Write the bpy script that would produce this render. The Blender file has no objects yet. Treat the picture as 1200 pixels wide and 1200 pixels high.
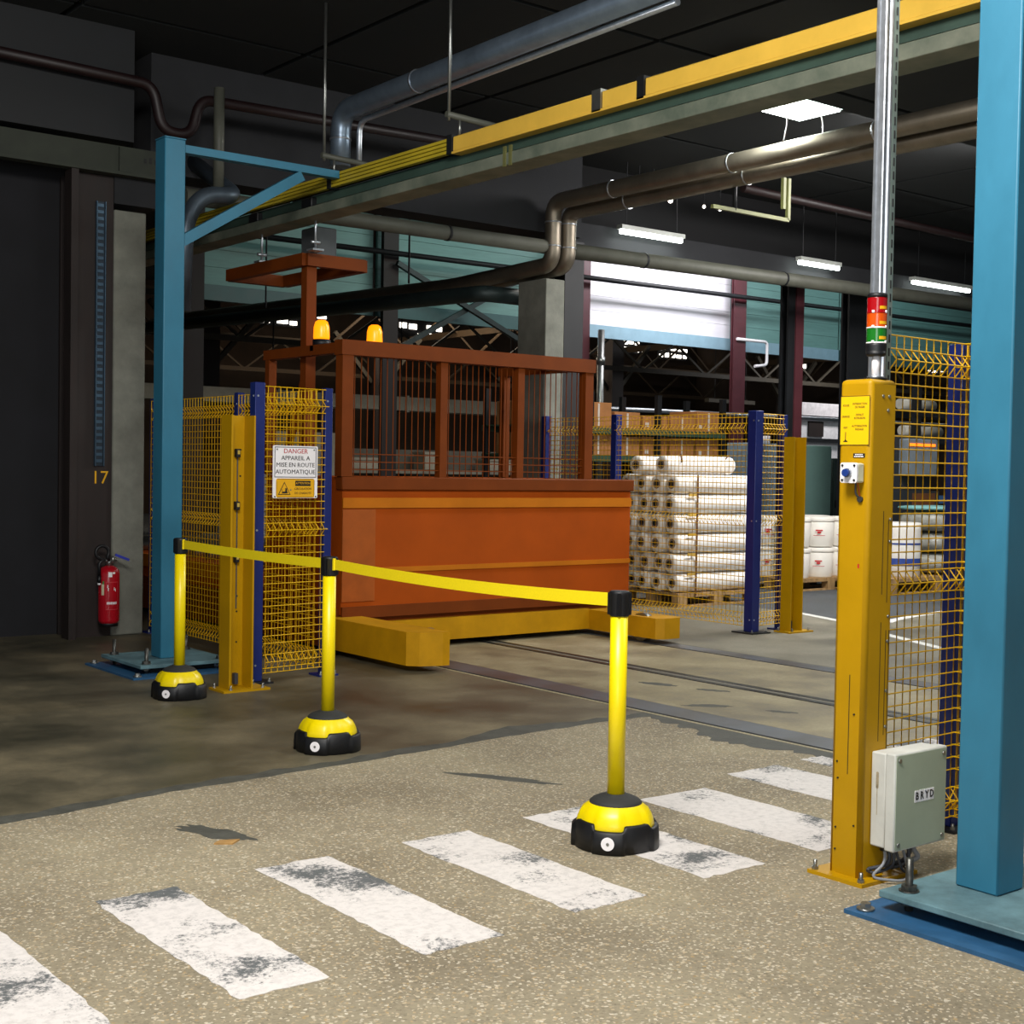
import bpy, bmesh, math, random
from mathutils import Vector, Matrix
random.seed(7)
SC = bpy.context.scene
COL = SC.collection
R = math.radians

# ---------------------------------------------------------------- camera (metres; X = across the track, Y = along the track, Z up)
EYE = Vector((0, 0, 1.46))
YAW, PITCH, ROLL = R(51.737), R(1.816), R(0.995)
fw = Vector((math.cos(YAW)*math.cos(PITCH), math.sin(YAW)*math.cos(PITCH), -math.sin(PITCH)))
rt = Vector((math.sin(YAW), -math.cos(YAW), 0)); up = rt.cross(fw)
rt2 = math.cos(ROLL)*rt + math.sin(ROLL)*up; up2 = -math.sin(ROLL)*rt + math.cos(ROLL)*up
cd = bpy.data.cameras.new('camera'); cam = bpy.data.objects.new('camera', cd); COL.objects.link(cam)
cam.matrix_world = Matrix(((rt2.x, up2.x, -fw.x, EYE.x), (rt2.y, up2.y, -fw.y, EYE.y), (rt2.z, up2.z, -fw.z, EYE.z), (0, 0, 0, 1)))
cd.sensor_width = 36; cd.lens = 36*1614.6/1200; cd.clip_end = 200
SC.camera = cam
# ---------------------------------------------------------------- world light, unseen area lights added overhead and behind, exposure
W = bpy.data.worlds.new('world'); SC.world = W; W.use_nodes = True
W.node_tree.nodes['Background'].inputs[0].default_value = (0.80, 0.90, 1.0, 1)
W.node_tree.nodes['Background'].inputs[1].default_value = 0.25

def area(name, loc, aim, sx, sy, power, col):
    l = bpy.data.lights.new(name, 'AREA'); l.shape = 'RECTANGLE'; l.size = sx; l.size_y = sy
    l.energy = power; l.color = col
    o = bpy.data.objects.new(name, l); COL.objects.link(o); o.location = loc
    o.rotation_euler = (Vector(aim)-Vector(loc)).to_track_quat('-Z', 'Y').to_euler()
    return o
area('added_overhead_light', (1.5, 2.5, 4.75), (3.4, 5.4, 0.3), 1.8, 1.8, 500, (1.0, 0.97, 0.92))  # unseen overhead light added as the key
area('added_rear_fill', (-2.6, -2.4, 2.3), (3.8, 6.0, 0.9), 3.2, 2.6, 170, (0.93, 0.97, 1.0))  # soft fill added behind the camera
area('added_overhead_light', (6.9, 3.0, 4.9), (7.4, 5.2, 0.0), 2.0, 2.0, 190, (0.97, 1.0, 0.95))  # this and the next: unseen overhead lights added as fill
area('added_overhead_light', (12.2, 8.2, 4.8), (12.2, 10.2, 0.0), 2.4, 1.6, 420, (1.0, 0.97, 0.95))
# unseen area lights added to brighten the far hall and its cladding
area('added_hall_light', (20.9, 19.3, 6.35), (20.9, 21.5, 5.0), 3.2, .4, 200, (.96, .95, 1.0))
area('added_hall_light', (15.5, 18.0, 6.35), (15.5, 21.5, 5.0), 3.0, .4, 34, (.75, 1.0, .98))
area('added_hall_light', (27.0, 17.6, 6.35), (27.0, 21.5, 5.0), 6.0, .4, 90, (.8, .97, 1.0))
area('added_hall_light', (9.0, 18.0, 6.35), (10.0, 21.5, 5.0), 3.0, .4, 8, (.75, 1.0, .95))
area('added_hall_light', (20.0, 28.0, 6.3), (20.0, 29.0, 0.0), 6.0, 2.0, 330, (1.0, .84, .64))
area('added_hall_light', (30.0, 22.4, 5.6), (29.8, 24.2, 2.2), 2.0, .5, 160, (1.0, .98, .98))
area('added_hall_light', (15.5, 14.6, 6.2), (15.5, 16.5, 0.0), 5.0, 1.0, 260, (1.0, .93, .85))
SC.view_settings.view_transform = 'Standard'; SC.view_settings.look = 'None'
SC.view_settings.exposure = 0.0; SC.view_settings.gamma = 1.0; SC.view_settings.use_curve_mapping = False

# ---------------------------------------------------------------- materials
def lin(c):
    if isinstance(c, str):
        c = [int(c[i:i+2], 16)/255 for i in (1, 3, 5)]
    return tuple((x/12.92 if x <= 0.04045 else ((x+0.055)/1.055)**2.4) for x in c)+(1,)
MATS = {}
def mat(name, col, rough=0.5, metal=0.0, var=0.12, scale=6.0, bump=0.0, bscale=60.0, spec=0.5, emit=None, es=0.0, alpha=None, trans=0.0, dark=None, streak=1.0):
    if name in MATS: return MATS[name]
    m = bpy.data.materials.new(name); m.use_nodes = True; nt = m.node_tree; N = nt.nodes; L = nt.links
    p = N['Principled BSDF']; c = lin(col)
    p.inputs['Roughness'].default_value = rough; p.inputs['Metallic'].default_value = metal
    p.inputs['Specular IOR Level'].default_value = spec
    tc = N.new('ShaderNodeTexCoord')
    mp = N.new('ShaderNodeMapping'); mp.inputs['Scale'].default_value = (1, 1, streak); L.new(tc.outputs['Object'], mp.inputs[0])
    if var > 0:
        n = N.new('ShaderNodeTexNoise'); n.inputs['Scale'].default_value = scale; n.inputs['Detail'].default_value = 6; n.inputs['Roughness'].default_value = 0.65
        L.new(mp.outputs[0], n.inputs['Vector'])
        r = N.new('ShaderNodeValToRGB'); r.color_ramp.elements[0].position = 0.3; r.color_ramp.elements[1].position = 0.72
        dk = lin(dark) if dark else tuple(x*(1-2*var) for x in c[:3])+(1,)
        r.color_ramp.elements[0].color = dk; r.color_ramp.elements[1].color = tuple(min(1, x*(1+var)) for x in c[:3])+(1,)
        L.new(n.outputs['Fac'], r.inputs[0]); L.new(r.outputs[0], p.inputs['Base Color'])
        rr = N.new('ShaderNodeMapRange'); rr.inputs[3].default_value = max(0, rough-0.08); rr.inputs[4].default_value = min(1, rough+0.1)
        L.new(n.outputs['Fac'], rr.inputs[0]); L.new(rr.outputs[0], p.inputs['Roughness'])
    else:
        p.inputs['Base Color'].default_value = c
    if bump > 0:
        n2 = N.new('ShaderNodeTexNoise'); n2.inputs['Scale'].default_value = bscale; n2.inputs['Detail'].default_value = 4
        L.new(mp.outputs[0], n2.inputs['Vector'])
        b = N.new('ShaderNodeBump'); b.inputs['Strength'].default_value = bump; b.inputs['Distance'].default_value = 0.01
        L.new(n2.outputs['Fac'], b.inputs['Height']); L.new(b.outputs[0], p.inputs['Normal'])
    if emit:
        p.inputs['Emission Color'].default_value = lin(emit); p.inputs['Emission Strength'].default_value = es
    if trans: p.inputs['Transmission Weight'].default_value = trans
    if alpha is not None: p.inputs['Alpha'].default_value = alpha
    MATS[name] = m; return m

def ground_mat(name, base, light, darkc, speck=0.0, rough=0.8, mottle=0.9, bump=0.25, stone=110):
    m = bpy.data.materials.new(name); m.use_nodes = True; nt = m.node_tree; N = nt.nodes; L = nt.links
    p = N['Principled BSDF']; tc = N.new('ShaderNodeTexCoord')
    def noise(s, d=6, r=0.6):
        n = N.new('ShaderNodeTexNoise'); n.inputs['Scale'].default_value = s; n.inputs['Detail'].default_value = d; n.inputs['Roughness'].default_value = r
        L.new(tc.outputs['Object'], n.inputs['Vector']); return n
    big = noise(mottle, 7, 0.62)
    r = N.new('ShaderNodeValToRGB'); e = r.color_ramp.elements
    e[0].position = 0.33; e[0].color = lin(darkc); e[1].position = 0.68; e[1].color = lin(light)
    k = e.new(0.5); k.color = lin(base); L.new(big.outputs['Fac'], r.inputs[0])
    col = r.outputs[0]
    fine = noise(38, 8, 0.75)
    mx = N.new('ShaderNodeMix'); mx.data_type = 'RGBA'; mx.blend_type = 'OVERLAY'; mx.inputs[0].default_value = 0.55
    L.new(col, mx.inputs[6]); L.new(fine.outputs['Color'], mx.inputs[7])
    bw = N.new('ShaderNodeRGBToBW'); L.new(fine.outputs['Color'], bw.inputs[0]); L.new(bw.outputs[0], mx.inputs[7])
    col = mx.outputs[2]
    if speck:
        v = N.new('ShaderNodeTexVoronoi'); v.inputs['Scale'].default_value = stone; L.new(tc.outputs['Object'], v.inputs['Vector'])
        sr = N.new('ShaderNodeValToRGB'); sr.color_ramp.elements[0].position = 0.78; sr.color_ramp.elements[0].color = (0, 0, 0, 1); sr.color_ramp.elements[1].position = 0.86
        sep = N.new('ShaderNodeSeparateColor'); L.new(v.outputs['Color'], sep.inputs[0]); L.new(sep.outputs[0], sr.inputs[0])
        cr = N.new('ShaderNodeValToRGB'); cr.color_ramp.elements[0].color = lin('#e2dac8'); cr.color_ramp.elements[1].color = lin('#a88a58')
        L.new(sep.outputs[1], cr.inputs[0])
        m2 = N.new('ShaderNodeMix'); m2.data_type = 'RGBA'; ml = N.new('ShaderNodeMath'); ml.operation = 'MULTIPLY'; ml.inputs[1].default_value = speck
        L.new(sr.outputs[0], ml.inputs[0]); L.new(ml.outputs[0], m2.inputs[0]); L.new(col, m2.inputs[6]); L.new(cr.outputs[0], m2.inputs[7])
        col = m2.outputs[2]
        s2 = N.new('ShaderNodeValToRGB'); s2.color_ramp.elements[0].position = 0.0; s2.color_ramp.elements[0].color = (0.55, 0.55, 0.55, 1); s2.color_ramp.elements[1].position = 0.2
        s2.color_ramp.elements[1].color = (1, 1, 1, 1); L.new(sep.outputs[2], s2.inputs[0])
        m3 = N.new('ShaderNodeMix'); m3.data_type = 'RGBA'; m3.blend_type = 'MULTIPLY'; m3.inputs[0].default_value = 0.6
        L.new(col, m3.inputs[6]); L.new(s2.outputs[0], m3.inputs[7]); col = m3.outputs[2]
    L.new(col, p.inputs['Base Color'])
    rr = N.new('ShaderNodeMapRange'); rr.inputs[1].default_value = 0.3; rr.inputs[2].default_value = 0.7; rr.inputs[3].default_value = rough-0.12; rr.inputs[4].default_value = min(1, rough+0.12)
    L.new(big.outputs['Fac'], rr.inputs[0]); L.new(rr.outputs[0], p.inputs['Roughness'])
    b = N.new('ShaderNodeBump'); b.inputs['Strength'].default_value = bump; b.inputs['Distance'].default_value = 0.004
    L.new(fine.outputs['Fac'], b.inputs['Height']); L.new(b.outputs[0], p.inputs['Normal'])
    MATS[name] = m; return m

def worn_paint(name, white, under, amount, scale=7.0, under2=None):
    m = bpy.data.materials.new(name); m.use_nodes = True; nt = m.node_tree; N = nt.nodes; L = nt.links
    p = N['Principled BSDF']; tc = N.new('ShaderNodeTexCoord'); geo = N.new('ShaderNodeNewGeometry')
    def noise(s, d, r):
        n = N.new('ShaderNodeTexNoise'); n.inputs['Scale'].default_value = s; n.inputs['Detail'].default_value = d; n.inputs['Roughness'].default_value = r
        L.new(geo.outputs['Position'], n.inputs['Vector']); return n
    a = noise(2.6, 3, 0.5); b = noise(45, 6, 0.8)
    ad = N.new('ShaderNodeMath'); ad.operation = 'MULTIPLY_ADD'; ad.inputs[1].default_value = 0.75
    L.new(a.outputs['Fac'], ad.inputs[0])
    mu = N.new('ShaderNodeMath'); mu.operation = 'MULTIPLY'; mu.inputs[1].default_value = 0.5; L.new(b.outputs['Fac'], mu.inputs[0]); L.new(mu.outputs[0], ad.inputs[2])
    r = N.new('ShaderNodeValToRGB'); r.color_ramp.elements[0].position = amount; r.color_ramp.elements[0].color = lin(under)
    r.color_ramp.elements[1].position = amount+0.07; r.color_ramp.elements[1].color = lin(white)
    L.new(ad.outputs[0], r.inputs[0])
    c = noise(30, 6, 0.7); mx = N.new('ShaderNodeMix'); mx.data_type = 'RGBA'; mx.blend_type = 'MULTIPLY'; mx.inputs[0].default_value = 0.35
    rc = N.new('ShaderNodeValToRGB'); rc.color_ramp.elements[0].position = 0.3; rc.color_ramp.elements[0].color = (0.35, 0.35, 0.35, 1); rc.color_ramp.elements[1].position = 0.55
    L.new(c.outputs['Fac'], rc.inputs[0]); L.new(r.outputs[0], mx.inputs[6]); L.new(rc.outputs[0], mx.inputs[7])
    L.new(mx.outputs[2], p.inputs['Base Color']); p.inputs['Roughness'].default_value = 0.75
    MATS[name] = m; return m

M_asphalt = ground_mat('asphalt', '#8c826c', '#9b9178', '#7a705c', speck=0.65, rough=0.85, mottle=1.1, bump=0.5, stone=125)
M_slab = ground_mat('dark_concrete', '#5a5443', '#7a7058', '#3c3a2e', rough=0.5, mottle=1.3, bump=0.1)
M_track = ground_mat('track_concrete', '#8b8062', '#a3987a', '#6a614c', rough=0.6, mottle=1.7, bump=0.3)
M_farfloor = ground_mat('far_concrete', '#6e6a5a', '#858070', '#504d42', rough=0.62, mottle=1.3, bump=0.3)
M_paint = worn_paint('worn_white_paint', '#d8d2ce', '#5c5f60', 0.53)
M_tar = mat('tar', '#4f4f48', 0.7, var=0.2, scale=9, bump=0.3)
Y_bright = mat('barrier_yellow', '#f2d800', 0.35, var=0.02)
Y_belt = mat('belt_yellow', '#fbe000', 0.7, var=0.04, scale=120)
Y_paint = mat('machine_yellow_paint', '#b68a00', 0.45, var=0.05, scale=4, bump=0.02, spec=.3)
Y_wire = mat('yellow_wire', '#e6b400', 0.5, var=0.05, spec=.3)
Y_dull = mat('yellow_skirt', '#c48e06', 0.55, var=0.12, scale=3, spec=.25)
Y_rail = mat('conductor_yellow', '#ecbe4a', 0.5, var=0.06, scale=3)
Y_bar = mat('conductor_yellow_bar', '#c9b22c', 0.5, var=0.12, scale=3)
BLACK = mat('black_plastic', '#0d0e12', 0.5, var=0.1, bump=0.05)
BLACKM = mat('black_metal', '#101216', 0.6, var=0.2)
RUBBER = mat('dark_rubber', '#2b2c2a', 0.75, var=0.1)
WHITE = mat('white_plastic', '#f6f2f4', 0.4, var=0.03)
WHITEP = mat('white_print', '#f2eef0', 0.5, var=0)
INK = mat('black_print', '#151515', 0.6, var=0)
REDINK = mat('red_print', '#b81820', 0.6, var=0)
Y_SIGN = mat('yellow_sign', '#e8ac10', 0.45, var=0.03)
Y_SIGN2 = mat('yellow_plate', '#eebf08', 0.4, var=0.02)
B_teal = mat('gantry_blue', '#2f7490', 0.45, var=0.1, scale=3, bump=0.03, streak=0.5)
B_plate = mat('gantry_plate', '#5f8088', 0.6, var=0.22, scale=8)
B_plate2 = mat('levelling_plate_blue', '#2a5a82', 0.5, var=0.15, scale=10)
B_navy = mat('navy_paint', '#142368', 0.4, var=0.06)
B_but = mat('button_blue', '#203a80', 0.3, var=0)
ORANGE = mat('machine_orange', '#ac4b05', 0.6, var=0.08, scale=2.0, spec=.2)
ORANGE2 = mat('machine_orange_dark', '#763608', 0.6, var=0.1, scale=3, spec=.2)
ORANGE3 = mat('machine_orange_band', '#c4700e', 0.6, var=0.08, scale=2, spec=.2)
STEEL = mat('steel', '#9b9c98', 0.35, 0.9, var=0.1, scale=12)
GALV = mat('galvanised', '#c6cbd2', 0.32, 0.85, var=0.08, scale=30)
LAGG = mat('pipe_cladding', '#837a6c', 0.45, 0.8, var=0.1, scale=6)
DULLPIPE = mat('painted_pipe', '#55564c', 0.55, var=0.12, scale=5)
DARKPIPE = mat('dark_pipe', '#2e3a3a', 0.5, 0.3, var=0.2, scale=5)
REDPIPE = mat('red_pipe', '#1d0b0c', 0.5, var=0.15)
MAROON = mat('maroon_steel', '#55252c', 0.55, var=0.12, scale=5)
BROWN = mat('brown_steel', '#241916', 0.65, var=0.2, scale=6, streak=0.3)
CONC = mat('concrete', '#7c7d73', 0.85, var=0.15, scale=5, bump=0.15)
CONCD = mat('concrete_beam', '#252629', 0.9, var=0.15, scale=3, bump=0.1)
BEAMG = mat('runway_beam', '#787b6c', 0.6, var=0.22, scale=3, dark='#4c584c')
BEAMT = mat('runway_web', '#3c5248', 0.55, var=0.15, scale=3)
CEIL = mat('ceiling_panel', '#181c1d', 0.9, var=0.15, scale=1)
CEILJ = mat('ceiling_joint', '#0b0d0f', 0.9, var=0.1)
DARKW = mat('dark_wall', '#1c1c20', 0.9, var=0.2, scale=2)
FARW = mat('far_wall', '#3a2c20', 0.9, var=0.25, scale=1)
PANELW = mat('white_cladding', '#e6e4ea', 0.55, var=0.03, scale=3, streak=12)
PANELT = mat('teal_cladding', '#6f9a94', 0.55, var=0.08, scale=2, streak=12)
STRIP = mat('blue_grey_strip', '#8fb0c0', 0.5, var=0.05)
STRIPT = mat('teal_strip', '#3f6464', 0.5, var=0.05)
TRUSS = mat('truss_steel', '#43331f', 0.7, var=0.15)
TRUSSL = mat('pale_truss_steel', '#453f34', 0.7, var=0.15)
CARTON = mat('cardboard', '#b27a48', 0.8, var=0.1, scale=5)
TAPEW = mat('carton_label', '#d9d3cc', 0.6, var=0.05)
GREENR = mat('rack_green', '#3f5a44', 0.6, var=0.1)
WOOD = mat('pallet_wood', '#a88658', 0.8, var=0.25, scale=14, bump=0.2, streak=0.3)
FILM = mat('white_film', '#ece6de', 0.35, var=0.05, scale=12, bump=0.25, bscale=18)
FILMC = mat('roll_core', '#8d7a6c', 0.8, var=0.2)
STRAPM = mat('brown_strap', '#6a4526', 0.6, var=0.1)
TUB = mat('tub_plastic', '#e9e5dc', 0.4, var=0.03)
CABT = mat('cabinet_teal', '#6f9088', 0.5, var=0.06, scale=3)
CABB = mat('cabinet_blue_grey', '#8fa3b3', 0.45, var=0.05, scale=4)
BOXG = mat('enclosure_grey', '#c9c9c2', 0.55, var=0.08, scale=6)
BOXL = mat('enclosure_lid_grey', '#a9b39c', 0.5, var=0.05, scale=5)
CABLE = mat('grey_cable', '#3a3d44', 0.45, var=0.05)
EXT = mat('extinguisher_red', '#b01020', 0.25, var=0.06)
EXTD = mat('extinguisher_print', '#c83c44', 0.4, var=0.05)
RUST = mat('rust_stain', '#a79a80', 0.7, var=0.2, scale=60)
RAILS = mat('worn_rail', '#6a7078', 0.42, 0.45, var=0.15, scale=1.2, dark='#45413a')
RAILD = mat('slot_rail', '#363a38', 0.4, 0.6, var=0.2, scale=4)
GROOVE = mat('groove', '#0d0f0e', 0.8, var=0)
SACK = mat('wrapped_sack', '#a3a39a', 0.4, var=0.25, scale=7, bump=0.4, bscale=14)
TARP = mat('teal_tarp', '#79b4b4', 0.5, var=0.15)
BLUEBAR = mat('blue_bar', '#3a6aa0', 0.5, var=0.1)
BLUEINK = mat('blue_print', '#2c4690', 0.5, var=0)
ROADW = mat('road_white', '#d8d8d2', 0.7, var=0.15, scale=20)
LAMPW = mat('lamp_tube', '#ffffff', 0.4, var=0, emit='#f4fff8', es=14)
LAMPH = mat('lamp_housing', '#b9bcb6', 0.5, var=0.1)
REFLC = mat('lamp_reflector', '#c9d4d0', 0.3, 0.4, var=0.05)
AMBER = mat('beacon_amber', '#ff8a08', 0.3, var=0, emit='#ff8808', es=1.7)
SKYG = mat('window_light', '#ffffff', 0.3, var=0, emit='#fff6e6', es=5)
LENSR = mat('lens_red', '#a80c14', 0.15, var=0, trans=0.25, emit='#a0060c', es=0.12)
LENSO = mat('lens_orange', '#d8540c', 0.15, var=0, trans=0.25, emit='#d04808', es=0.12)
LENSG = mat('lens_green', '#1c7420', 0.15, var=0, trans=0.25, emit='#106414', es=0.12)
CLIPY = mat('bracket_yellow', '#66663a', 0.6, var=0.1)
GLOWO = mat('lamp_orange', '#ff7a18', 0.4, var=0, emit='#ff6a10', es=2.5)
LEAF = mat('dry_leaf', '#b08850', 0.8, var=0.2)

# ---------------------------------------------------------------- mesh helpers
def nb(): return bmesh.new()
def box(bm, x0, x1, y0, y1, z0, z1, bev=0.0, seg=2):
    vs = [bm.verts.new(v) for v in ((x0,y0,z0),(x1,y0,z0),(x1,y1,z0),(x0,y1,z0),(x0,y0,z1),(x1,y0,z1),(x1,y1,z1),(x0,y1,z1))]
    fs = [bm.faces.new([vs[i] for i in f]) for f in ((3,2,1,0),(4,5,6,7),(0,1,5,4),(1,2,6,5),(2,3,7,6),(3,0,4,7))]
    if bev:
        es = list({e for f in fs for e in f.edges})
        r = bmesh.ops.bevel(bm, geom=es, offset=bev, segments=seg, affect='EDGES', profile=0.5)
        for f in r['faces']: f.smooth = True
    return vs
def frame_of(d):
    d = d.normalized(); a = Vector((0, 0, 1)) if abs(d.z) < 0.9 else Vector((1, 0, 0))
    u = d.cross(a).normalized(); return u, d.cross(u).normalized()
def cyl(bm, p, q, r, n=16, r2=None, caps=True):
    p = Vector(p); q = Vector(q); r2 = r if r2 is None else r2
    u, v = frame_of(q-p)
    A = []; B = []
    for i in range(n):
        a = 2*math.pi*i/n; w = math.cos(a)*u+math.sin(a)*v
        A.append(bm.verts.new(p+w*r)); B.append(bm.verts.new(q+w*r2))
    for i in range(n):
        f = bm.faces.new((A[i], B[i], B[(i+1) % n], A[(i+1) % n])); f.smooth = n > 6
    if caps: bm.faces.new(A); bm.faces.new(B[::-1])
def tube(bm, pts, r, n=10, caps=True):
    pts = [Vector(p) for p in pts]; rings = []
    d = (pts[1]-pts[0]).normalized(); u, v = frame_of(d)
    for i, p in enumerate(pts):
        t = (pts[min(i+1, len(pts)-1)]-pts[max(i-1, 0)]).normalized()
        u = (u-t*u.dot(t)).normalized(); v = t.cross(u)
        rings.append([bm.verts.new(p+(math.cos(2*math.pi*k/n)*u+math.sin(2*math.pi*k/n)*v)*r) for k in range(n)])
    for a, b in zip(rings, rings[1:]):
        for k in range(n):
            f = bm.faces.new((a[k], a[(k+1) % n], b[(k+1) % n], b[k])); f.smooth = n > 5
    if caps: bm.faces.new(rings[0][::-1]); bm.faces.new(rings[-1])
def bend(pts, rad, n=6):          # round the corners of a polyline
    pts = [Vector(p) for p in pts]; out = [pts[0]]
    for a, b, c in zip(pts, pts[1:], pts[2:]):
        d1 = (a-b).normalized(); d2 = (c-b).normalized()
        k = min(rad, (a-b).length*0.49, (c-b).length*0.49)
        s, e = b+d1*k, b+d2*k
        for i in range(n+1):
            t = i/n; out.append((1-t)**2*s+2*t*(1-t)*b+t*t*e)
    out.append(pts[-1]); return out
def lathe(bm, prof, c=(0, 0, 0), n=24, rad=None):
    rings = []
    for (r, z) in prof:
        rings.append([bm.verts.new((c[0]+(rad(a, r, z) if rad else r)*math.cos(a), c[1]+(rad(a, r, z) if rad else r)*math.sin(a), c[2]+z)) for a in [2*math.pi*k/n for k in range(n)]])
    for a, b in zip(rings, rings[1:]):
        for k in range(n):
            f = bm.faces.new((a[k], a[(k+1) % n], b[(k+1) % n], b[k])); f.smooth = True
    bm.faces.new(rings[0][::-1]); bm.faces.new(rings[-1])
def prism(bm, poly, z0, z1):
    a = [bm.verts.new((x, y, z0)) for x, y in poly]; b = [bm.verts.new((x, y, z1)) for x, y in poly]; n = len(poly)
    s = sum(poly[i][0]*poly[(i+1) % n][1]-poly[(i+1) % n][0]*poly[i][1] for i in range(n))
    if s < 0: a.reverse(); b.reverse()
    bm.faces.new(a[::-1]); bm.faces.new(b)
    for i in range(n): bm.faces.new((a[i], a[(i+1) % n], b[(i+1) % n], b[i]))
def strut(bm, p, q, w, h=None):    # rectangular bar from p to q
    p = Vector(p); q = Vector(q); h = w if h is None else h
    d = (q-p).normalized(); a = Vector((0, 0, 1)) if abs(d.z) < 0.95 else Vector((1, 0, 0))
    u = d.cross(a).normalized(); v = u.cross(d).normalized()
    A = [bm.verts.new(p+u*sx*w/2+v*sy*h/2) for sx, sy in ((-1,-1),(1,-1),(1,1),(-1,1))]
    B = [bm.verts.new(q+u*sx*w/2+v*sy*h/2) for sx, sy in ((-1,-1),(1,-1),(1,1),(-1,1))]
    bm.faces.new(A[::-1]); bm.faces.new(B)
    for i in range(4): bm.faces.new((A[i], A[(i+1) % 4], B[(i+1) % 4], B[i]))

def origin(o):
    v = Vector((0, 0, 0))
    while o: v += o.location; o = o.parent
    return v
def obj(name, bm, m, parent=None, loc=None, label=None):
    bmesh.ops.recalc_face_normals(bm, faces=bm.faces)
    if parent is None and loc is None:
        xs = [v.co for v in bm.verts]
        lo = Vector([min(c[i] for c in xs) for i in range(3)]); hi = Vector([max(c[i] for c in xs) for i in range(3)])
        loc = ((lo.x+hi.x)/2, (lo.y+hi.y)/2, lo.z)
    off = origin(parent) if parent else Vector(loc)
    bmesh.ops.translate(bm, verts=bm.verts, vec=-off)
    me = bpy.data.meshes.new(name); bm.to_mesh(me); bm.free(); me.materials.append(m)
    o = bpy.data.objects.new(name, me); COL.objects.link(o)
    if parent: o.parent = parent
    else: o.location = loc
    if label: o['label'] = label
    return o
def tag(o, label, cat, group=None, kind=None):
    o['label'] = label; o['category'] = cat
    if group: o['group'] = group
    if kind: o['kind'] = kind
    return o
def thing(name, label, cat, loc, group=None):
    o = bpy.data.objects.new(name, None); o.empty_display_size = 0.1; COL.objects.link(o); o.location = loc
    return tag(o, label, cat, group)
def struct(name, bm, m, parent=None):
    o = obj(name, bm, m, parent)
    if not parent: o['kind'] = 'structure'
    return o
def dup(root, loc, label=None, group=None):
    def cp(o, par):
        c = o.copy(); COL.objects.link(c)
        if par: c.parent = par
        for ch in kids.get(o, []): cp(ch, c)
        return c
    kids = {}
    for ch in bpy.data.objects:
        if ch.parent: kids.setdefault(ch.parent, []).append(ch)
    r = cp(root, None); r.location = loc
    if label: r['label'] = label
    if group: r['group'] = group
    return r
def bx(name, m, parent, *a, **k):
    b = nb(); box(b, *a, **k); return obj(name, b, m, parent)
def cy(name, m, parent, *a, **k):
    b = nb(); cyl(b, *a, **k); return obj(name, b, m, parent)
def text(name, s, size, m, parent, pos, xd, yd=(0, 0, 1), depth=0.0008, sx=1.0, bold=0.0):
    cu = bpy.data.curves.new(name, 'FONT'); cu.body = s; cu.size = size; cu.align_x = 'CENTER'; cu.align_y = 'CENTER'; cu.extrude = depth; cu.resolution_u = 2; cu.offset = bold
    to = bpy.data.objects.new('tmp', cu); COL.objects.link(to)
    dg = bpy.context.evaluated_depsgraph_get(); me = bpy.data.meshes.new_from_object(to.evaluated_get(dg))
    bpy.data.objects.remove(to); bpy.data.curves.remove(cu)
    x = Vector(xd).normalized(); y = Vector(yd).normalized(); z = x.cross(y)
    p = Vector(pos)-origin(parent)
    mt = Matrix(((x.x*sx, y.x, z.x, p.x), (x.y*sx, y.y, z.y, p.y), (x.z*sx, y.z, z.z, p.z), (0, 0, 0, 1)))
    me.transform(mt); me.name = name; me.materials.clear(); me.materials.append(m)
    o = bpy.data.objects.new(name, me); COL.objects.link(o); o.parent = parent; return o
def rounded_plate(bm, c, xd, yd, w, h, rad, t, n=5):   # plate with rounded corners standing on the axes xd, yd; front face is c + normal*t
    x = Vector(xd).normalized(); y = Vector(yd).normalized(); z = x.cross(y); c = Vector(c); pts = []
    for cx, cy_, a0 in ((1, 1, 0), (-1, 1, 90), (-1, -1, 180), (1, -1, 270)):
        for i in range(n+1):
            a = R(a0+90*i/n); pts.append((cx*(w/2-rad)+rad*math.cos(a), cy_*(h/2-rad)+rad*math.sin(a)))
    A = [bm.verts.new(c+x*p+y*q) for p, q in pts]; B = [bm.verts.new(c+x*p+y*q+z*t) for p, q in pts]; k = len(pts)
    bm.faces.new(A[::-1]); bm.faces.new(B)
    for i in range(k): bm.faces.new((A[i], A[(i+1) % k], B[(i+1) % k], B[i]))
def ring_plate(bm, c, xd, yd, w, h, b, t):              # thin rectangular outline
    x = Vector(xd).normalized(); y = Vector(yd).normalized(); c = Vector(c)
    z = x.cross(y)
    for (px, py, ww, hh) in ((0, h/2-b/2, w, b), (0, -h/2+b/2, w, b), (-w/2+b/2, 0, b, h-2*b), (w/2-b/2, 0, b, h-2*b)):
        rounded_plate(bm, c+x*px+y*py, x, y, ww, hh, 0.0001, t, 1)
def bolts(parent, pts, r=0.012, h=0.03, m=None, nut=True):
    for (x, y, z) in pts:
        b = nb(); cyl(b, (x, y, z), (x, y, z+h), r*0.55, 8)
        if nut: cyl(b, (x, y, z), (x, y, z+r*0.9), r, 6)
        obj('bolt', b, m or STEEL, parent)
def screw(parent, p, d, r=0.006, m=None):
    p = Vector(p); d = Vector(d)
    b = nb(); cyl(b, p, p+d*0.004, r, 8); obj('screw', b, m or STEEL, parent)

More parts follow.
